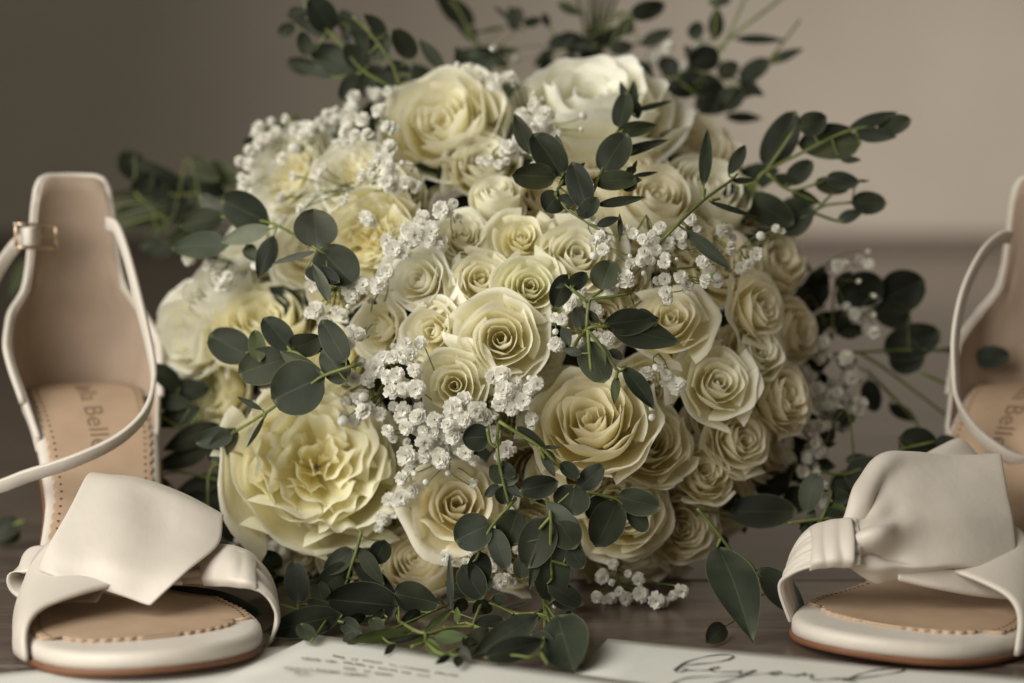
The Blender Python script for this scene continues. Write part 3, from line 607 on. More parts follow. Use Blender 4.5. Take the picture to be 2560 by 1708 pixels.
# right, upper
c11 = (1550, 250, 2.614)
sprig(c11, [[(900, 520), (960, 460), (1240, 320), (1470, 210), (1700, 160)], [(960, 460), (1150, 180)], [(960, 480), (1110, 590), (1280, 550)], [(1180, 770), (1240, 750), (1340, 690), (1510, 670)], [(1270, 740), (1420, 790), (1500, 780)], [(1290, 710), (1390, 610)], [(1110, 590), (1290, 670)]],
 [((955, 445), (1130, 105), 185, 'd'), ((1165, 185), (1335, 115), 135, 'd'), ((1260, 212), (1495, 190), 84, 'd'), ((1575, 290), (1198, 290), 178, 'o'), ((1490, 195), (1785, 92), 74, 'd'), ((1680, 195), (1885, 135), 112, 'm'), ((1520, 220), (1785, 240), 84, 'd'), ((1440, 390), (1565, 392), 42, 'd'),
  ((1090, 545), (1245, 415), 115, 'd'), ((1015, 505), (1125, 545), 72, 'd'), ((1345, 510), (1545, 540), 100, 'd'), ((1270, 545), (1480, 575), 98, 'o'), ((1540, 530), (1625, 530), 17, 'd'), ((1110, 590), (1295, 672), 62, 'd'), ((1510, 670), (1722, 675), 130, 'd'), ((1420, 790), (1578, 735), 72, 'd'),
  ((820, 640), (1110, 795), 175, 'd'), ((1010, 850), (1235, 700), 205, 'd'), ((525, 840), (795, 805), 152, 'd'), ((770, 905), (975, 850), 64, 'd'), ((660, 590), (755, 605), 92, 'd'), ((800, 575), (885, 590), 60, 'd')], y=0.018)
sprig(c11, [[(250, 950, .01), (340, 850), (540, 660), (720, 530), (765, 485)], [(545, 655), (545, 560)], [(590, 660), (650, 645)]],
 [((545, 565), (572, 218), 74, 'm'), ((708, 492), (806, 318), 76, 'm'), ((730, 528), (868, 525), 36, 'o'), ((580, 665), (862, 757), 32, 'm'), ((430, 850), (708, 1092), 80, 'm'), ((545, 640), (562, 578), 16, 'b')], off=0.04)
# behind the top rose
c13 = (1200, 0, 2.8)
sprig(c13, [[(1560, 480), (1720, 290), (2070, 20), (2150, -60)], [(1640, 470), (1720, 290), (1850, 0), (1870, -60)], [(1900, 560), (2010, 440), (2240, 140)], [(1640, 280), (1650, 60), (1640, -50)], [(1000, 90), (1060, 100)], [(2010, 440), (2240, 350)]],
 [((1050, 105), (1275, 35), 115, 'd'), ((1010, 250), (1050, 130), 90, 'd'), ((1120, 315), (1335, 218), 84, 'd'), ((1640, 285), (1652, 70), 95, 'd'), ((1600, 15), (1745, 5), 70, 'd'), ((1780, 272), (2105, 282), 54, 'd'), ((1815, 565), (2015, 435), 115, 'd'), ((2010, 440), (2245, 350), 62, 'd'),
  ((1300, 590), (1480, 660), 110, 'd'), ((1420, 560), (1680, 600), 130, 'd'), ((1480, 640), (1700, 620), 120, 'd'), ((1500, 745), (1790, 690), 145, 'd'), ((1600, 690), (1935, 648), 74, 'd'), ((1720, 820), (1955, 832), 64, 'm'), ((1480, 275), (1540, 165), 95, 'm'), ((1270, 500), (1300, 400), 70, 'd'),
  ((470, 320), (660, 260), 90, 'd'), ((560, 250), (740, 300), 90, 'd'), ((640, 310), (800, 300), 80, 'd'), ((540, 15), (700, 95), 60, 'm'), ((270, 50), (240, 180), 95, 'd'), ((90, 40), (300, 215), 30, 'd'), ((300, 170), (420, 140), 60, 'd'), ((900, 340), (1060, 330), 90, 'd'), ((1380, 560), (1560, 420), 90, 'd'), ((1560, 480), (1440, 330), 80, 'd')], y=0.13)
# long narrow greenery on the far left
sprig((250, 350, 2.413), [[(780, 360), (500, 330), (90, 400)], [(700, 420), (420, 440), (100, 520)]],
 [((560, 300), (165, 105), 80, 'd'), ((765, 335), (530, 235), 95, 'm'), ((520, 330), (75, 330), 58, 'G'), ((480, 350), (85, 475), 70, 'G'), ((520, 420), (100, 525), 62, 'G'), ((560, 400), (300, 565), 74, 'G'), ((430, 640), (305, 675), 95, 'd'), ((720, 300), (560, 375), 80, 'm'), ((640, 470), (420, 610), 80, 'G'),
  ((700, 520), (420, 480), 70, 'd'), ((300, 370), (120, 430), 60, 'd'), ((360, 600), (250, 640), 70, 'd'), ((610, 330), (380, 260), 60, 'd')], y=0.13, name='ruscus_sprig')
sprig((0, 400, 2.24), [[(700, 300), (300, 420), (170, 530)]], [((175, 540), (55, 745), 70, 'G'), ((700, 720), (560, 730), 60, 'g')], y=0.15, name='ruscus_sprig')
sprig((330, 950, 1.0), [[(260, 200), (120, 120), (40, 70)], [(250, 260), (120, 230), (40, 250)]],
 [((200, 20), (60, 40), 50, 'd'), ((180, 70), (50, 110), 45, 'd'), ((220, 110), (90, 170), 50, 'd'), ((150, 60), (30, 50), 36, 'm'), ((200, 170), (60, 220), 44, 'd'), ((230, 240), (110, 290), 46, 'd'), ((60, 130), (20, 220), 34, 'd'), ((260, 330), (180, 280), 50, 'd'), ((290, 400), (220, 340), 60, 'd'), ((120, 20), (50, -30), 44, 'd')], y=0.02, name='ruscus_sprig')
sprig((0, 1050, 2.383), [[(160, 600), (40, 640), (-60, 720)]], [((110, 590), (-40, 700), 110, 'd'), ((120, 680), (-20, 740), 90, 'd')], y=0.06, name='ruscus_sprig')

# dark leafy filling between the stems, behind the flower heads
def filling():
    mb = MB(); rnd = random.Random(11)
    for k in range(560):
        while True:
            u, v = rnd.uniform(430, 2120), rnd.uniform(120, 1560)
            if ((u-1310)/720)**2+((v-850)/ (650 if v < 850 else 640))**2 < 1: break
        y = dome(u, v)+rnd.uniform(0.045, 0.085)
        p = P(u, v, y)
        if p[2] < 0.006: continue
        a = rnd.uniform(0, 6.28); L = rnd.uniform(.014, .03)
        tip = p+np.array([math.cos(a)*L, rnd.uniform(-.4, .4)*L, math.sin(a)*L])
        if tip[2] < .004: continue
        V, Fc, A = leaf_mesh(p, tip, L*rnd.uniform(.35, .7), rnd.uniform(-.8, .8), .05, .15, False, 6, 5)
        if min(q[2] for q in V) < .001: continue
        mb.add([q-BQ for q in V], Fc)
    o = mb.build('foliage', LEAF, bouquet, 'stuff', color=(0.04, 0.052, 0.03))
filling()
def stem_bundle():
    rnd = random.Random(5); c = P(1480, 320, 0.14); t = P(1500, -220, 0.26)
    for k in range(7):
        a = k*2.4; r = 0.0030*math.sqrt(k)
        o1 = np.array([math.cos(a)*r*1.3, math.sin(a)*r, 0]); o2 = o1*5.5
        mb = MB(); low = np.array([o1[0]*4, -0.04+o1[1]*2, -0.05])
        mb.tube([c+low-BQ, c+o1-BQ, (c+t)/2+o1-BQ, t+o2-BQ], 0.0015, 0.0011, 7)
        mb.build('stem', DSTEM, bouquet)
stem_bundle()

# --- baby's breath
def blossom_variant(seed):
    rnd = random.Random(seed); mb = MB()
    for ring, (n, r, z, up) in enumerate(((8, 0.52, -0.04, 0.06), (8, 0.44, 0.03, 0.14), (7, 0.34, 0.08, 0.22), (5, 0.22, 0.12, 0.24), (3, 0.11, 0.14, 0.18))):
        for i in range(n):
            a = 6.283*i/n+ring*0.5+rnd.uniform(-.25, .25); rr = r*rnd.uniform(.85, 1.1); hw = 0.16+0.10*r*rnd.uniform(.8, 1.2)
            rad = np.array([math.cos(a), math.sin(a), 0]); tan = np.array([-math.sin(a), math.cos(a), 0]); V = []
            tw = rnd.uniform(-.22, .22); tipz = up*rnd.uniform(.6, 1.3)
            for t in (0.0, 0.45, 0.85, 1.0):
                for s in (-1, 0, 1):
                    w = hw*(0.25, 0.85, 1.0, 0.72)[int(t*3.3)]
                    zz = z+tipz*t+(0.06*abs(s)*t)+tw*s*w*t-(0.10*t**3 if ring == 0 else 0)
                    V.append(rad*(rr*t*(0.93 if (s == 0 and t == 1.0) else 1))+tan*(s*w)+np.array([0, 0, zz]))
            mb.add(V, grid_faces(3, 4))
    return mesh_data('blossom', mb.v, mb.f, BLOSSOM)
BLS = [blossom_variant(i) for i in range(6)]
def bud_variant():
    mb = MB(); mb.ball((0, 0, 0), 0.5, 8, 6, (0.85, 0.85, 1.1)); return mesh_data('bud', mb.v, mb.f, BLOSSOM)
BUD = bud_variant()
CALYX = None
def calyx_mesh():
    mb = MB(); V = []
    for j, (r, z) in enumerate(((0.06, -0.42), (0.20, -0.30), (0.24, -0.12), (0.20, 0.02))):
        for i in range(7): V.append(np.array([r*math.cos(i*.8976), r*math.sin(i*.8976), z]))
    mb.add(V, grid_faces(7, 4, closed=True)); mb.ball((0, 0, 0.20), 0.05, 6, 4); return mesh_data('calyx', mb.v, mb.f, BUDG)
CALYX = calyx_mesh()
def breath(cr, items, off=0.02, y=None, spread=1.0, grey=1.0):
    """items: (x, y, d) blossoms or (x, y, d, 'b') buds in crop pixels"""
    x0, y0, s = cr
    pts = []
    for it in items:
        u, v = x0+it[0]/s, y0+it[1]/s
        yy = (dome(u, v)-off if y is None else y)+random.uniform(-.006, .006)
        pts.append((P(u, v, yy), it[2]/s/pxm(yy), len(it) > 3))
    for (p0, d0, b0) in list(pts):
        if b0: continue
        for _ in range(1):
            pts.append((p0+np.array([random.uniform(-.75, .75)*d0, random.uniform(.1, .9)*d0, random.uniform(-.7, .7)*d0]), d0*random.uniform(.6, .95), False))
    cen = np.mean([p[0] for p in pts], axis=0)
    root = cen+np.array([0, 0.055, -0.012]); root[2] = max(root[2], .012)
    sp = empty('babys_breath_sprig', cen-BQ, bouquet); mb = MB()
    hub = [cen+np.array([random.uniform(-.012, .012), 0.03, random.uniform(-.012, .012)]) for _ in range(3)]
    for h in hub: mb.tube([root-cen, h-cen], 0.0005, 0.0004, 5)
    for (p, d, isbud) in pts:
        p = p.copy(); p[2] = max(p[2], d*.45)
        tw = norm(CAMP-p); n = norm(tw+0.55*norm(p-np.array([0.03, 0.08, 0.09]))+RNG.normal(0, .42, 3))
        Mx = basis(n, random.uniform(0, 6.28)); M4 = Matrix(Mx.tolist()).to_4x4()
        me = BUD if isbud else random.choice(BLS)
        o = obj('bud' if isbud else 'blossom', me, sp); o.location = p-cen; o.rotation_euler = M4.to_euler()
        k = d*(1.0 if isbud else 0.90); o.scale = (k, k, k*random.uniform(.95, 1.3))
        q = obj('calyx', CALYX, sp); q.location = p-cen-n*(0.15*d if isbud else 0.0); q.rotation_euler = M4.to_euler(); kk = k*(1.6 if isbud else 1.0); q.scale = (kk, kk, kk)
        h = min(hub, key=lambda a: np.linalg.norm(a-p)); e = p-n*d*.4
        mb.tube([h-cen, (h+e)/2-cen+RNG.normal(0, .0015, 3), e-cen], 0.00032, 0.00026, 5, 6)
    mb.build('stem', STEM, sp)
b = 'b'
breath((500, 800, 2.24), [(980, 270, 130), (1080, 210, 95), (1175, 195, 95), (1105, 310, 110), (1210, 385, 115), (915, 420, 95), (915, 515, 108), (1010, 525, 95), (1070, 400, 100), (1140, 500, 100), (1200, 280, 90), (935, 330, 90), (1050, 320, 90)], off=.022)
breath((500, 800, 2.24), [(1230, 540, 95), (1310, 560, 100), (1160, 600, 105), (1390, 590, 95), (1480, 560, 105), (1420, 490, 125), (1540, 500, 105), (1255, 680, 112), (1160, 760, 132), (1420, 650, 112), (1350, 780, 122), (1490, 740, 112), (1260, 760, 95), (1050, 620, 80), (1310, 640, 90), (1200, 860, 50, b), (1135, 915, 42, b), (1265, 910, 45, b), (1345, 690, 45, b), (1390, 860, 45, b)], off=.022)
breath((500, 800, 2.24), [(1130, 990, 105), (1060, 1010, 95), (1020, 1110, 95), (1190, 960, 80), (1090, 1080, 80)], off=.006)
breath((1000, 450, 2.24), [(575, 1085, 115), (580, 1180, 125), (560, 1255, 112), (690, 1240, 112), (740, 1340, 95), (765, 1140, 95), (650, 1140, 95), (530, 1330, 38, b), (725, 1110, 42, b), (520, 1430, 100), (600, 1510, 110)], off=.02)
breath((1000, 450, 2.24), [(300, 1290, 125), (440, 1300, 132), (360, 1360, 112), (60, 975, 95), (90, 1170, 122), (30, 1300, 100), (130, 1400, 112), (260, 1430, 112), (90, 1330, 92), (150, 1510, 105), (230, 1540, 100), (330, 1500, 100), (380, 1450, 90)], off=.02)
breath((1000, 450, 2.24), [(90, 300, 122), (180, 290, 112), (230, 170, 112), (130, 205, 95), (275, 180, 70), (165, 345, 80)], off=.018)
breath((1000, 450, 2.24), [(960, 690, 115), (1090, 740, 115), (910, 780, 85), (985, 910, 95), (1165, 890, 100), (870, 920, 95), (870, 850, 46, b), (940, 840, 38, b)], off=.016)
breath((1000, 450, 2.24), [(1380, 1090, 95), (1430, 1050, 44, b), (1510, 1105, 60, b), (1550, 1150, 120), (1490, 1090, 70), (1410, 1280, 40, b), (1410, 1330, 50, b), (1310, 1100, 80)], off=.022)
breath((1550, 250, 2.614), [(90, 875, 88), (150, 915, 88), (155, 1000, 95), (135, 1050, 75), (310, 950, 135), (265, 835, 95), (460, 780, 95), (400, 890, 85), (395, 1160, 105), (555, 1175, 95), (540, 1060, 105), (290, 1170, 105), (300, 1260, 105), (290, 1060, 100), (40, 1170, 135), (65, 1020, 36, b), (155, 1135, 44, b), (510, 960, 34, b), (605, 1190, 30, b), (370, 1040, 30, b)], off=.034)
breath((500, 300, 2.24), [(910, 930, 115), (850, 990, 95), (1000, 930, 112), (650, 1070, 125), (650, 930, 95), (690, 900, 72), (830, 950, 95), (690, 1130, 80), (780, 875, 48, b), (800, 1090, 85), (830, 1250, 95), (850, 1180, 80), (770, 1225, 48, b), (890, 1225, 40, b), (830, 1045, 36, b)], off=.022)
breath((500, 300, 2.24), [(1200, 640, 115), (1290, 610, 105), (1080, 725, 122), (1150, 740, 90)], off=.016)
breath((600, 0, 3.136), [(890, 760, 130), (870, 850, 125), (700, 900, 110), (1060, 740, 120), (1160, 720, 90), (1080, 870, 120), (840, 960, 125), (960, 940, 135), (1170, 1000, 125), (1170, 1160, 145), (1000, 1060, 125), (630, 960, 105), (900, 1060, 110)], off=.022)
breath((600, 0, 3.136), [(1160, 1420, 125), (1160, 1300, 125), (1300, 1430, 125), (950, 1370, 105), (1270, 1280, 60, b), (1050, 1380, 90), (1080, 1240, 90)], off=.022)
breath((600, 0, 3.136), [(280, 1050, 140), (420, 1010, 125), (560, 1010, 125), (210, 1090, 110), (70, 1290, 125), (40, 1420, 110), (10, 1500, 90), (480, 1060, 100)], off=.014)
breath((600, 0, 3.136), [(1990, 650, 135), (2090, 610, 105), (2150, 650, 80), (1700, 510, 50, b), (1810, 510, 40, b), (1980, 385, 50, b)], y=.05)
breath((1200, 0, 2.8), [(450, 810, 155), (330, 830, 80), (365, 890, 70), (540, 940, 80), (100, 570, 140), (220, 540, 80), (440, 690, 40, b), (710, 905, 40, b), (380, 650, 40, b), (720, 810, 60, b)], off=.02)
breath((1200, 0, 2.8), [(160, 1060, 95), (240, 1080, 95), (130, 1150, 85), (60, 1130, 90), (260, 1010, 80)], off=.008)
breath((1200, 0, 2.8), [(1530, 310, 95), (1310, 330, 95), (1720, 490, 85), (1420, 470, 80), (1640, 350, 50, b), (1890, 580, 80), (1700, 400, 45, b), (1220, 390, 90), (100, 340, 50, b), (250, 410, 40, b)], y=.13)
breath((1350, 1300, 3.133), [(770, 470, 115), (785, 580, 155), (915, 690, 160), (670, 690, 125), (555, 690, 115), (450, 600, 125), (480, 440, 135), (1110, 550, 135), (620, 560, 90)], y=-.058)
breath((1050, 1050, 2.851), [(180, 970, 105), (520, 1050, 85), (570, 1150, 130), (690, 920, 85), (960, 1370, 42, b), (690, 1070, 42, b), (620, 1120, 80), (330, 1010, 70)], y=-.062)
breath((0, 1050, 2.383), [(1460, 660, 110), (1550, 720, 95), (1640, 760, 105), (1370, 770, 75), (1600, 830, 70), (1500, 790, 60), (1580, 650, 70)], y=-.005)
breath((1550, 250, 2.614), [(1420, 1085, 105), (1625, 1075, 85), (1530, 1400, 95), (1560, 1185, 38, b), (1660, 1280, 38, b), (1660, 1410, 38, b), (1660, 1520, 90), (1620, 990, 40, b), (1150, 1420, 130), (1200, 1500, 100)], y=.03)
rr_ = random.Random(21)
breath((0, 0, 1.0), [(rr_.gauss(2060, 42), rr_.uniform(850, 1060), rr_.uniform(30, 48)) for _ in range(20)], y=.02)
breath((0, 0, 1.0), [(rr_.gauss(2030, 45), rr_.uniform(1050, 1280), rr_.uniform(28, 44)) for _ in range(18)], y=.0)

def loose(n, u0, u1, v0, v1, off=.016, y=None):
    breath((0, 0, 1.0), [(rr_.uniform(u0, u1), rr_.uniform(v0, v1), rr_.uniform(24, 42))+(('b',) if rr_.random() < .25 else ()) for _ in range(n)], off=off, y=y)
loose(12, 640, 900, 300, 400); loose(10, 700, 1000, 430, 560); loose(10, 1230, 1400, 240, 420); loose(9, 840, 1000, 880, 1060, .02); loose(9, 1000, 1200, 1090, 1220, .012)
loose(10, 1780, 1960, 560, 720, .02); loose(8, 580, 720, 1330, 1440, y=-.02); loose(8, 1480, 1640, 560, 680, .03); loose(8, 430, 640, 620, 740, .02)
# ------------------------------------------------------------------ sandals
def interp(tab, s):
    xs = [a for a, _ in tab]; ys = [b_ for _, b_ in tab]
    if tab is WID and s < .09: return max(.0004, .0285*math.sqrt(max(0, 1-(1-max(0, s)/.09)**2)))
    if tab is WID and s > .78: return max(.0005, .047*math.sqrt(max(0, 1-((s-.78)/.22)**2.15)))
    s = min(max(s, xs[0]), xs[-1])
    for k in range(len(xs)-1):
        if s <= xs[k+1]:
            t = (s-xs[k])/(xs[k+1]-xs[k]); t = t*t*(3-2*t)*0.5+t*0.5
            return ys[k]+(ys[k+1]-ys[k])*t
    return ys[-1]
L_ = 0.245; HEEL = 0.086
WID = [(0, 0.004), (.015, .015), (.04, .0225), (.09, .0285), (.16, .0305), (.26, .029), (.40, .0265), (.55, .0335), (.68, .0435), (.78, .047)]
def zf(s): return 0.0105+(HEEL-0.0105)*(1-smooth01((s-0.12)/0.56))+0.003*max(0, (s-.85)/.15)**2
SVALS = [0, .0008, .003, .007, .013, .022, .034, .05, .07, .09]+list(np.linspace(.11, .9, 28))+[.9+.1*(1-(1-q_)**2.2) for q_ in np.linspace(.1, 1, 16)]

def sandal(loc, toe, m, labels, pic):
    """m: side of the gathered knot (+1 towards the picture's right); pic: pieces placed in this sandal's own space"""
    fx = np.array(toe)-np.array(loc); yaw = math.atan2(fx[1], fx[0])-math.pi/2
    root = empty('sandal', (loc[0], loc[1], 0)); root.rotation_euler = (0, 0, yaw); tag(root, labels, 'sandal', 'pair of satin sandals')
    MW = np.array((Matrix.Translation((loc[0], loc[1], 0)) @ Matrix.Rotation(yaw, 4, 'Z')).inverted())
    def loc3(p): return (MW@np.append(np.asarray(p), 1))[:3]
    cx = lambda s: -m*0.006*math.sin(math.pi*min(1, max(0, (s-.3)/.7)))      # slight inward sweep of the last
    # local frame: +Y towards the toe, +X = picture's left after the turn, so flip
    sx = -1.0
    def S(x, s, z): return np.array([sx*(x+cx(s)), s*L_, z])
    def slab(wfun, svals, top, bottom, rnd, n=11, scallop=0.0):
        """plate that follows the footbed; its upper rim is rounded by rnd"""
        sv = list(svals); Lf = [np.array([-wfun(q), q*L_]) for q in sv]; Rt = [np.array([wfun(q), q*L_]) for q in sv]
        loop = Lf+Rt[::-1]; k = len(loop); nrm = []; ar = 0.0; arc_ = []
        for a in range(k):
            t = norm(loop[(a+1) % k]-loop[a-1]); nrm.append(np.array([t[1], -t[0]]))
            arc_.append(ar); ar += np.linalg.norm(loop[(a+1) % k]-loop[a])
        V = []
        lev = [(0, bottom), (0, top-rnd)]+[(rnd*(1-math.cos(q)), top-rnd+rnd*math.sin(q)) for q in (.5, 1.0, 1.5708)]
        for ins, z in lev:
            for a in range(k):
                sc = scallop*(abs(math.sin(arc_[a]/0.0046*math.pi))-.5) if scallop else 0
                p = loop[a]+nrm[a]*(ins-sc); q = min(max(p[1]/L_, 0), 1)
                V.append(S(p[0], p[1]/L_, zf(q)+z))
        Fc = [(l*k+a, l*k+(a+1) % k, (l+1)*k+(a+1) % k, (l+1)*k+a) for l in range(len(lev)-1) for a in range(k)]
        o = (len(lev)-1)*k; m_ = len(sv); rows = []
        for a in range(m_):
            l, r = o+a, o+k-1-a; row = [l]
            bl, br = loop[a]+nrm[a]*rnd, loop[k-1-a]+nrm[k-1-a]*rnd
            for c in range(1, n):
                p = bl+(br-bl)*c/n; V.append(S(p[0], p[1]/L_, zf(min(max(p[1]/L_, 0), 1))+lev[-1][1])); row.append(len(V)-1)
            rows.append(row+[r])
        for a in range(m_-1):
            for c in range(n): Fc.append((rows[a][c], rows[a+1][c], rows[a+1][c+1], rows[a][c+1]))
        Fc += [(a, k-1-a, k-2-a, a+1) for a in range(m_-1)]
        mb = MB(); mb.add(V, Fc); return mb
    wfoot = lambda q: max(.0004, interp(WID, q)-.0005)
    wsole = lambda q: max(.0004, interp(WID, q)+.0006)
    slab(wfoot, SVALS, 0.0, -0.0066, 0.0036).build('footbed', SATIN, root)
    # padded toe end, the outsole, tan insole pad with scalloped edge
    slab(wsole, [q for q in SVALS if q > .3], -0.0066, -0.0092, 0.0008).build('outsole', OUTSOLE, root)
    def tp(q):
        e = 0.895-q
        return 0.05 if e > .06 else 0.0325*math.sqrt(max(0, 1-((0.06-e)/.06)**2))+.001
    pad = slab(lambda q: max(.0006, min(interp(WID, q)-.0048, tp(q))), list(np.linspace(.02, .83, 190))+[.83+.064*(1-(1-q)**2) for q in np.linspace(.02, 1, 60)], 0.0014, -0.001, 0.0004, scallop=0.0016).build('insole_pad', INSOLE, root)
    hb = MB()
    s_c = 0.105
    for k, s in enumerate(np.arange(.05, .84, .0135)):
        for side in (-1, 1):
            w = interp(WID, s)-0.0075
            w = min(w, tp(s)-.003)
            if w < .01: continue
            c = S(side*w, s, zf(s)+.0016); a1 = norm(S(side*w, s+.004, zf(s+.004)+.0016)-c); a2 = np.array([1.0, 0, 0])
            hb.add([c+0.00062*(a1*math.cos(t)+a2*math.sin(t)) for t in np.linspace(0, 6.283, 6, endpoint=False)], [tuple(range(6)) if True else ()])
    hb.build('perforations', HOLE, pad, 'stuff', smooth=False)
    # printed name on the insole
    cu = bpy.data.curves.new('name_print', 'FONT'); cu.body = 'Bella Belle'; cu.size = 0.0125; cu.align_x = 'LEFT'
    tmp = bpy.data.objects.new('tmp_text', cu); COL.objects.link(tmp)
    bpy.context.view_layer.update()
    me = bpy.data.meshes.new_from_object(tmp.evaluated_get(bpy.context.evaluated_depsgraph_get())); bpy.data.objects.remove(tmp)
    for vv in me.vertices:
        s = 0.09+vv.co.x/L_*1.12; vv.co = Vector(S(vv.co.y-0.004, s, zf(s)+0.0016))
    me.materials.clear(); me.materials.append(STAMP); obj('lettering', me, pad)
    # block heel
    V = []; nh = 16; levels = [(0.0, .060, .0115, .0135), (0.003, .062, .0125, .0145), (.02, .062, .013, .015), (.045, .060, .016, .019), (.066, .112, .0, .0)]
    for kz, (z, yc, hx, hy) in enumerate(levels[:4]):
        for i in range(nh):
            a = 2*math.pi*i/nh; ca, sa = math.cos(a), math.sin(a)
            V.append(np.array([abs(ca)**.5*np.sign(ca)*hx, 0.004+.021+abs(sa)**.5*np.sign(sa)*hy, z]))
    for i in range(nh):
        a = 2*math.pi*i/nh; ca, sa = math.cos(a), math.sin(a)
        s = 0.115+0.105*sa; w = interp(WID, s)*.97
        V.append(S(abs(ca)**.8*np.sign(ca)*w*-1 if abs(ca) > 1e-6 else 0, s, zf(s)-.0065))
    Fc = grid_faces(nh, 5, closed=True); Fc += [tuple(range(nh-1, -1, -1)), tuple(range(4*nh, 5*nh))]
    mb = MB(); mb.add(V, Fc); mb.build('heel', SATIN, root)
    # heel counter: tall tab behind, sides sweeping down and forward
    HT = [(0, .1045), (.0125, .1042), (.0165, .1022), (.0192, .0975), (.0210, .090), (.0222, .080), (.0232, .066), (.0252, .054), (.030, .043), (.040, .034), (.054, .025), (.070, .013), (.088, .001)]
    na, nz = 49, 15; V = []; edge = []
    back = [(interp(WID, s), s) for s in np.concatenate([[0.0, .0004, .0012, .0025, .005, .008, .012], np.linspace(.017, .5, 60)])]
    arc = [0.0]
    for k in range(1, len(back)):
        arc.append(arc[-1]+math.hypot(back[k][0]-back[k-1][0], (back[k][1]-back[k-1][1])*L_))
    def base_at(a):
        for k in range(len(arc)-1):
            if a <= arc[k+1]:
                t = (a-arc[k])/(arc[k+1]-arc[k]); return back[k][0]+(back[k+1][0]-back[k][0])*t, back[k][1]+(back[k+1][1]-back[k][1])*t
        return back[-1]
    for i in range(na):
        q = -1+2*i/(na-1); q = np.sign(q)*abs(q)**1.5; a = abs(q)*.088; w, s = base_at(a); H = interp(HT, a)
        for j in range(nz):
            t = j/(nz-1); h = -0.006+(H+0.006)*t
            k = 1+0.20*math.sin(math.pi*min(1, max(0, h)/.05))*min(1, a/.03)-0.06*smooth01((h-.03)/.07)
            back_off = -0.004*math.sin(math.pi*min(1, max(0, h)/.05))+0.006*smooth01((h-.035)/.07)
            p = np.array([sx*np.sign(q)*w*k, s*L_+back_off, zf(s)+h]); V.append(p)
            if j == nz-1: edge.append(p)
    n = len(V)
    me = mesh_data('counter', V, [f for f in [(i*nz+j, (i+1)*nz+j, (i+1)*nz+j+1, i*nz+j+1) for i in range(na-1) for j in range(nz-1)]], LINING)
    o = obj('counter', me, root); me.materials.append(SATIN)
    md = o.modifiers.new('thick', 'SOLIDIFY'); md.thickness = 0.0026; md.offset = 1 if True else -1; md.material_offset = 1; md.material_offset_rim = 1
    mb = MB(); mb.tube(edge[2:-2], 0.0017, 0.0017, 8, 90); mb.build('binding', SATIN, o)
    # vamp straps over the toes
    na, nb = 45, 17; V = []
    SF = [(-1, .84), (-.5, .775), (0, .735), (.4, .775), (.75, .845), (1, .90)]; SB = [(-1, .61), (-.4, .59), (0, .60), (.3, .615), (.6, .66), (.8, .71), (1, .775)]
    def vamp(a, b_, lift=0.0):
        s = interp(SF, a)*(1-b_)+interp(SB, a)*b_
        w = interp(WID, s)+.0022; h = (.0140 if m > 0 else .0180)+.0140*b_
        g = smooth01((a-.22)/.25)
        ca = math.cos(a*math.pi/2); sa = math.sin(a*math.pi/2)
        rr = 1+g*0.045*math.sin(b_*math.pi*2*3.6+a*2.2)*(.4+.6*ca)
        # base comes from under the footbed edge
        x = m*sa*(w+lift); z = zf(s)-.007*(1-ca)**3+(h+lift)*max(0, ca)**(.72-.38*g*(.35+.65*b_))*rr
        return S(x, s, z)
    for i in range(na):
        a = -1+1.25*i/(na-1)
        for j in range(nb): V.append(vamp(a, j/(nb-1)))
    me = mesh_data('vamp_strap', V, [(i*nb+j, (i+1)*nb+j, (i+1)*nb+j+1, i*nb+j+1) for i in range(na-1) for j in range(nb-1)], SATIN)
    o = obj('vamp_strap', me, root); md = o.modifiers.new('thick', 'SOLIDIFY'); md.thickness = 0.0016; md.offset = 0
    pic(root, loc3)
    return root
def patch(rows, nu, nv, dis=None):
    """smooth surface through rows of control points"""
    cols = [catmull(r, nu) for r in rows]; V = []
    lines = [catmull([c[i] for c in cols], nv) for i in range(nu)]
    for i in range(nu):
        for j in range(nv): V.append(lines[i][j])
    Fc = [(i*nv+j, (i+1)*nv+j, (i+1)*nv+j+1, i*nv+j+1) for i in range(nu-1) for j in range(nv-1)]
    if dis:
        A_ = np.array(V).reshape(nu, nv, 3); gu = np.gradient(A_, axis=0); gv = np.gradient(A_, axis=1); nn = np.cross(gu, gv); nn /= np.linalg.norm(nn, axis=2, keepdims=True)+1e-9
        for i in range(nu):
            for j in range(nv): A_[i, j] += nn[i, j]*dis(i/(nu-1), j/(nv-1))
        V = list(A_.reshape(-1, 3))
    return V, Fc
def PD(u, v, y): return P(u*D2S, v*D2S, y)
def cloth(name, V, Fc, root, loc3, th=0.0014, mat=None):
    o = obj(name, mesh_data(name, [loc3(p) for p in V], Fc, mat or SATIN), root)
    md = o.modifiers.new('thick', 'SOLIDIFY'); md.thickness = th; md.offset = 0
    md2 = o.modifiers.new('soft', 'SUBSURF'); md2.levels = 1; md2.render_levels = 1
    return o
def strap(root, loc3, pts, ups, w=0.0062, th=0.0022, res=70):
    V, Fc = ribbon([loc3(PD(*p)) for p in pts], [loc3(np.array(u)+PD(*pts[0]))-loc3(PD(*pts[0])) for u in ups], w, th, res)
    return obj('ankle_strap', mesh_data('ankle_strap', V, Fc, SATIN), root)
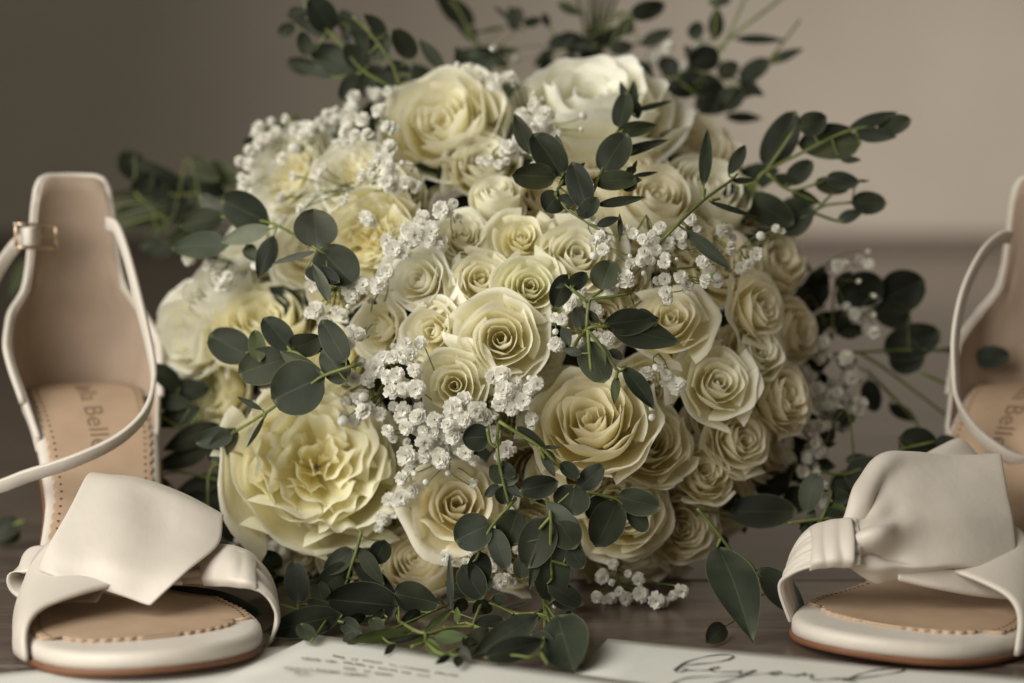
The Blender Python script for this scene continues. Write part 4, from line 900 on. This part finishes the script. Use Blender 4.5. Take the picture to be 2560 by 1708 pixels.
def gathered(root, loc3, front, back, lo, kl):
    f = [PD(*p) for p in front]; bk = [PD(*p) for p in back]; view = np.array([0, -.9, .45])
    rows = [[a*(1-t)+b_*t+norm(view)*0.004*math.sin(math.pi*t) for a, b_ in zip(f, bk)] for t in (0, .25, .5, .75, 1)]
    V, Fc = patch(rows, 40, 33, lambda a, b_: (0.0010*math.sin(b_*math.pi*6+2.2*math.sin(a*3))+0.0006*math.sin(b_*math.pi*11.3+3*a))*math.sin(math.pi*min(.5, a*.62)))
    cloth('gathered_strap', V, Fc, root, loc3)
    V, _f = patch(rows, 40, 33)
    A_ = np.array(V).reshape(40, 33, 3); sub = A_[lo:lo+15]
    cen = sub.reshape(-1, 3).mean(0); out = []
    for i in range(15):
        for j in range(33):
            t = (j/32-.5)*2; p = sub[i, j]+(sub[i, j]-sub[i, 16])*0.06
            out.append(p+norm(view)*(kl+0.0012*abs(math.sin((i/14)**1.2*math.pi*2.6+.5*math.sin(j*.13)+.02*j))-0.0045*max(0, abs(t)-.86)/.14))
    Fc = [(i*33+j, (i+1)*33+j, (i+1)*33+j+1, i*33+j+1) for i in range(14) for j in range(32)]
    cloth('knot', out, Fc, root, loc3, 0.0018)
def left_pic(root, loc3):
    gathered(root, loc3, [(616, 1482, -.121), (640, 1428, -.121), (624, 1378, -.122), (588, 1350, -.123), (540, 1341, -.121), (470, 1338, -.106), (390, 1340, -.096)],
             [(640, 1474, -.098), (637, 1400, -.096), (622, 1332, -.094), (590, 1284, -.094), (545, 1258, -.092), (470, 1250, -.082), (390, 1258, -.076)], 19, .0012)
    # big flat loop of the bow: front sheet, rounded fold at the top, back sheet
    rows = [
        [PD(92, 1312, -0.106), PD(170, 1338, -0.114), PD(260, 1362, -0.120), PD(345, 1390, -0.125)],
        [PD(118, 1250, -0.102), PD(210, 1272, -0.111), PD(310, 1300, -0.116), PD(420, 1330, -0.116)],
        [PD(160, 1170, -0.090), PD(270, 1192, -0.100), PD(390, 1228, -0.102), PD(496, 1262, -0.098)],
        [PD(196, 1108, -0.074), PD(300, 1118, -0.082), PD(400, 1148, -0.084), PD(512, 1192, -0.084)],
        [PD(212, 1098, -0.066), PD(310, 1106, -0.073), PD(410, 1136, -0.076), PD(515, 1180, -0.078)],
        [PD(214, 1108, -0.058), PD(310, 1118, -0.064), PD(410, 1150, -0.068), PD(512, 1194, -0.072)],
        [PD(190, 1190, -0.068), PD(290, 1215, -0.074), PD(390, 1245, -0.080), PD(490, 1275, -0.086)],
        [PD(150, 1290, -0.084), PD(250, 1300, -0.090), PD(350, 1310, -0.096), PD(440, 1310, -0.100)]]
    V, Fc = patch(rows, 34, 44, lambda a, b_: 0.0030*math.sin(a*6+b_*3.5+.6)*max(0, 1-b_*1.4)+0.0016*math.sin(a*3.2-b_*9)+0.0012*math.sin(a*11+b_*13)*max(0, 1-b_*1.8))
    cloth('bow', V, Fc, root, loc3)
    # rolled ribbon end at the outer side
    path = [(330, 1345, -.100), (200, 1318, -.098), (110, 1288, -.094), (62, 1286, -.092), (44, 1312, -.092), (66, 1342, -.094), (130, 1352, -.098), (240, 1350, -.104)]
    V, Fc = ribbon([loc3(PD(*p)) for p in path], [loc3(np.array([0.05, .9, .45]))-loc3(np.zeros(3))]*len(path), 0.017, 0.0016, 50)
    obj('ribbon_end', mesh_data('ribbon_end', V, Fc, SATIN), root)
    strap(root, loc3, [(246, 512, .024), (268, 525, .012), (292, 590, .0), (318, 690, -.012), (346, 810, -.022), (352, 880, -.03), (332, 950, -.042), (270, 1010, -.052), (170, 1058, -.058), (70, 1090, -.056), (-30, 1120, -.046), (-75, 1060, -.02), (-70, 880, .005), (-30, 680, .025), (30, 570, .036), (75, 540, .036)],
          [(.1, -.3, 1), (.3, -.5, .9), (.5, -.7, .6), (.6, -.7, .5), (.5, -.8, .5), (.3, -.8, .6), (.1, -.7, .8), (0, -.6, .8), (0, -.5, .9), (0, -.5, .9), (0, -.4, .9), (0, 0, 1), (0, 0, 1), (0, 0, 1), (0, 0, 1), (0, 0, 1)])
    mb = MB(); q = [PD(36, 515, .020), PD(128, 517, .030), PD(130, 570, .030), PD(38, 568, .020)]
    for k in range(4): mb.tube([loc3(q[k]), loc3(q[(k+1) % 4])], 0.0009, 0.0009, 8, 4)
    for p in q: mb.ball(loc3(p), 0.0011)
    bk = mb.build('buckle', METAL, root)
    mb = MB(); mb.tube([loc3(PD(84, 542, .022)), loc3(PD(132, 545, .028))], 0.0007, 0.0005, 6, 4); mb.build('prong', METAL, bk)
    V, Fc = ribbon([loc3(PD(88, 543, .034)), loc3(PD(78, 543, .020)), loc3(PD(62, 543, .018)), loc3(PD(50, 543, .026))], [loc3(np.array([0, 0, 1.0]))-loc3(np.zeros(3))]*4, 0.0088, .002, 12)
    obj('strap_keeper', mesh_data('strap_keeper', V, Fc, SATIN), root)
def right_pic(root, loc3):
    gathered(root, loc3, [(1812, 1430, -.106), (1790, 1352, -.108), (1815, 1322, -.112), (1860, 1304, -.116), (1910, 1297, -.119), (1975, 1298, -.120)],
             [(1840, 1430, -.085), (1812, 1312, -.086), (1826, 1256, -.090), (1858, 1216, -.094), (1905, 1199, -.098), (1968, 1192, -.104)], 23, .0026)
    top = [(1915, 1225, -.104), (1985, 1150, -.100), (2035, 1078, -.084), (2090, 1058, -.076), (2190, 1060, -.068), (2300, 1052, -.062)]
    q1 = [(1915, 1242, -.108), (1995, 1205, -.110), (2050, 1165, -.100), (2100, 1140, -.094), (2200, 1128, -.086), (2312, 1118, -.076)]
    q2 = [(1915, 1260, -.112), (2000, 1250, -.117), (2055, 1235, -.112), (2110, 1218, -.106), (2215, 1205, -.100), (2325, 1205, -.090)]
    bot = [(1915, 1288, -.112), (2005, 1300, -.117), (2065, 1304, -.117), (2125, 1300, -.116), (2235, 1296, -.110), (2345, 1335, -.102)]
    fold = [(1915, 1290, -.106), (2005, 1302, -.108), (2065, 1306, -.107), (2125, 1303, -.106), (2235, 1300, -.100), (2345, 1338, -.092)]
    bk0 = [(1915, 1225, -.098), (1990, 1152, -.090), (2040, 1080, -.074), (2095, 1058, -.066), (2190, 1058, -.058), (2300, 1050, -.052)]
    rows = [[PD(*p) for p in r] for r in (fold, bot, q2, q1, top, bk0)]
    def dis(a, b_):
        f = math.exp(-a*3.2)*smooth01((a-.03)/.24)
        return 0.0125*f*(math.sin(b_*math.pi*4.6+0.6+a*1.2)+.35*math.sin(b_*math.pi*9+2))-0.002*math.exp(-((a-.4)/.12)**2)*math.sin(b_*5)
    V, Fc = patch(rows, 46, 46, dis)
    cloth('bow', V, Fc, root, loc3)
    rows = [[PD(*p) for p in r] for r in ([(2060, 1302, -.110), (2150, 1305, -.110), (2250, 1310, -.106), (2360, 1325, -.10)], [(2060, 1325, -.112), (2150, 1345, -.113), (2250, 1362, -.11), (2360, 1372, -.104)], [(2060, 1318, -.104), (2150, 1335, -.105), (2250, 1352, -.102), (2360, 1362, -.096)])]
    V, Fc = patch(rows, 24, 16, lambda a, b_: .0008*math.sin(b_*9)); cloth('ribbon_end', V, Fc, root, loc3)
    # the far loop that pokes out behind the bow
    rows = [[PD(*p) for p in r] for r in ([(2100, 1060, -.058), (2150, 1056, -.056), (2220, 1058, -.054)], [(2120, 1045, -.048), (2180, 1030, -.046), (2235, 1050, -.046)], [(2160, 1025, -.040), (2205, 1008, -.038), (2245, 1046, -.040)])]
    V, Fc = patch(rows, 14, 12); cloth('ribbon_loop', V, Fc, root, loc3)
    strap(root, loc3, [(2318, 545, .03), (2296, 548, .022), (2255, 585, .008), (2215, 665, -.004), (2194, 760, -.012), (2192, 850, -.016), (2202, 930, -.018), (2260, 1010, -.022), (2360, 1060, -.026), (2460, 1000, -.01), (2500, 800, .02), (2480, 600, .04), (2440, 545, .05)],
          [(.2, -.3, 1), (-.3, -.4, .9), (-.5, -.6, .7), (-.6, -.7, .4), (-.6, -.7, .3), (-.5, -.7, .4), (-.3, -.7, .6), (0, -.6, .8), (0, -.5, .9), (0, 0, 1), (0, 0, 1), (0, 0, 1), (0, 0, 1)])
sandal((-0.221, 0.055), (-0.124, -0.172), +1, 'ivory satin sandal with small metal buckle on its heel tab, toe beside the printed card', left_pic)
sandal((0.271, 0.052), (0.128, -0.156), -1, 'ivory satin sandal with shiny knotted bow, toe resting on the handwritten card', right_pic)
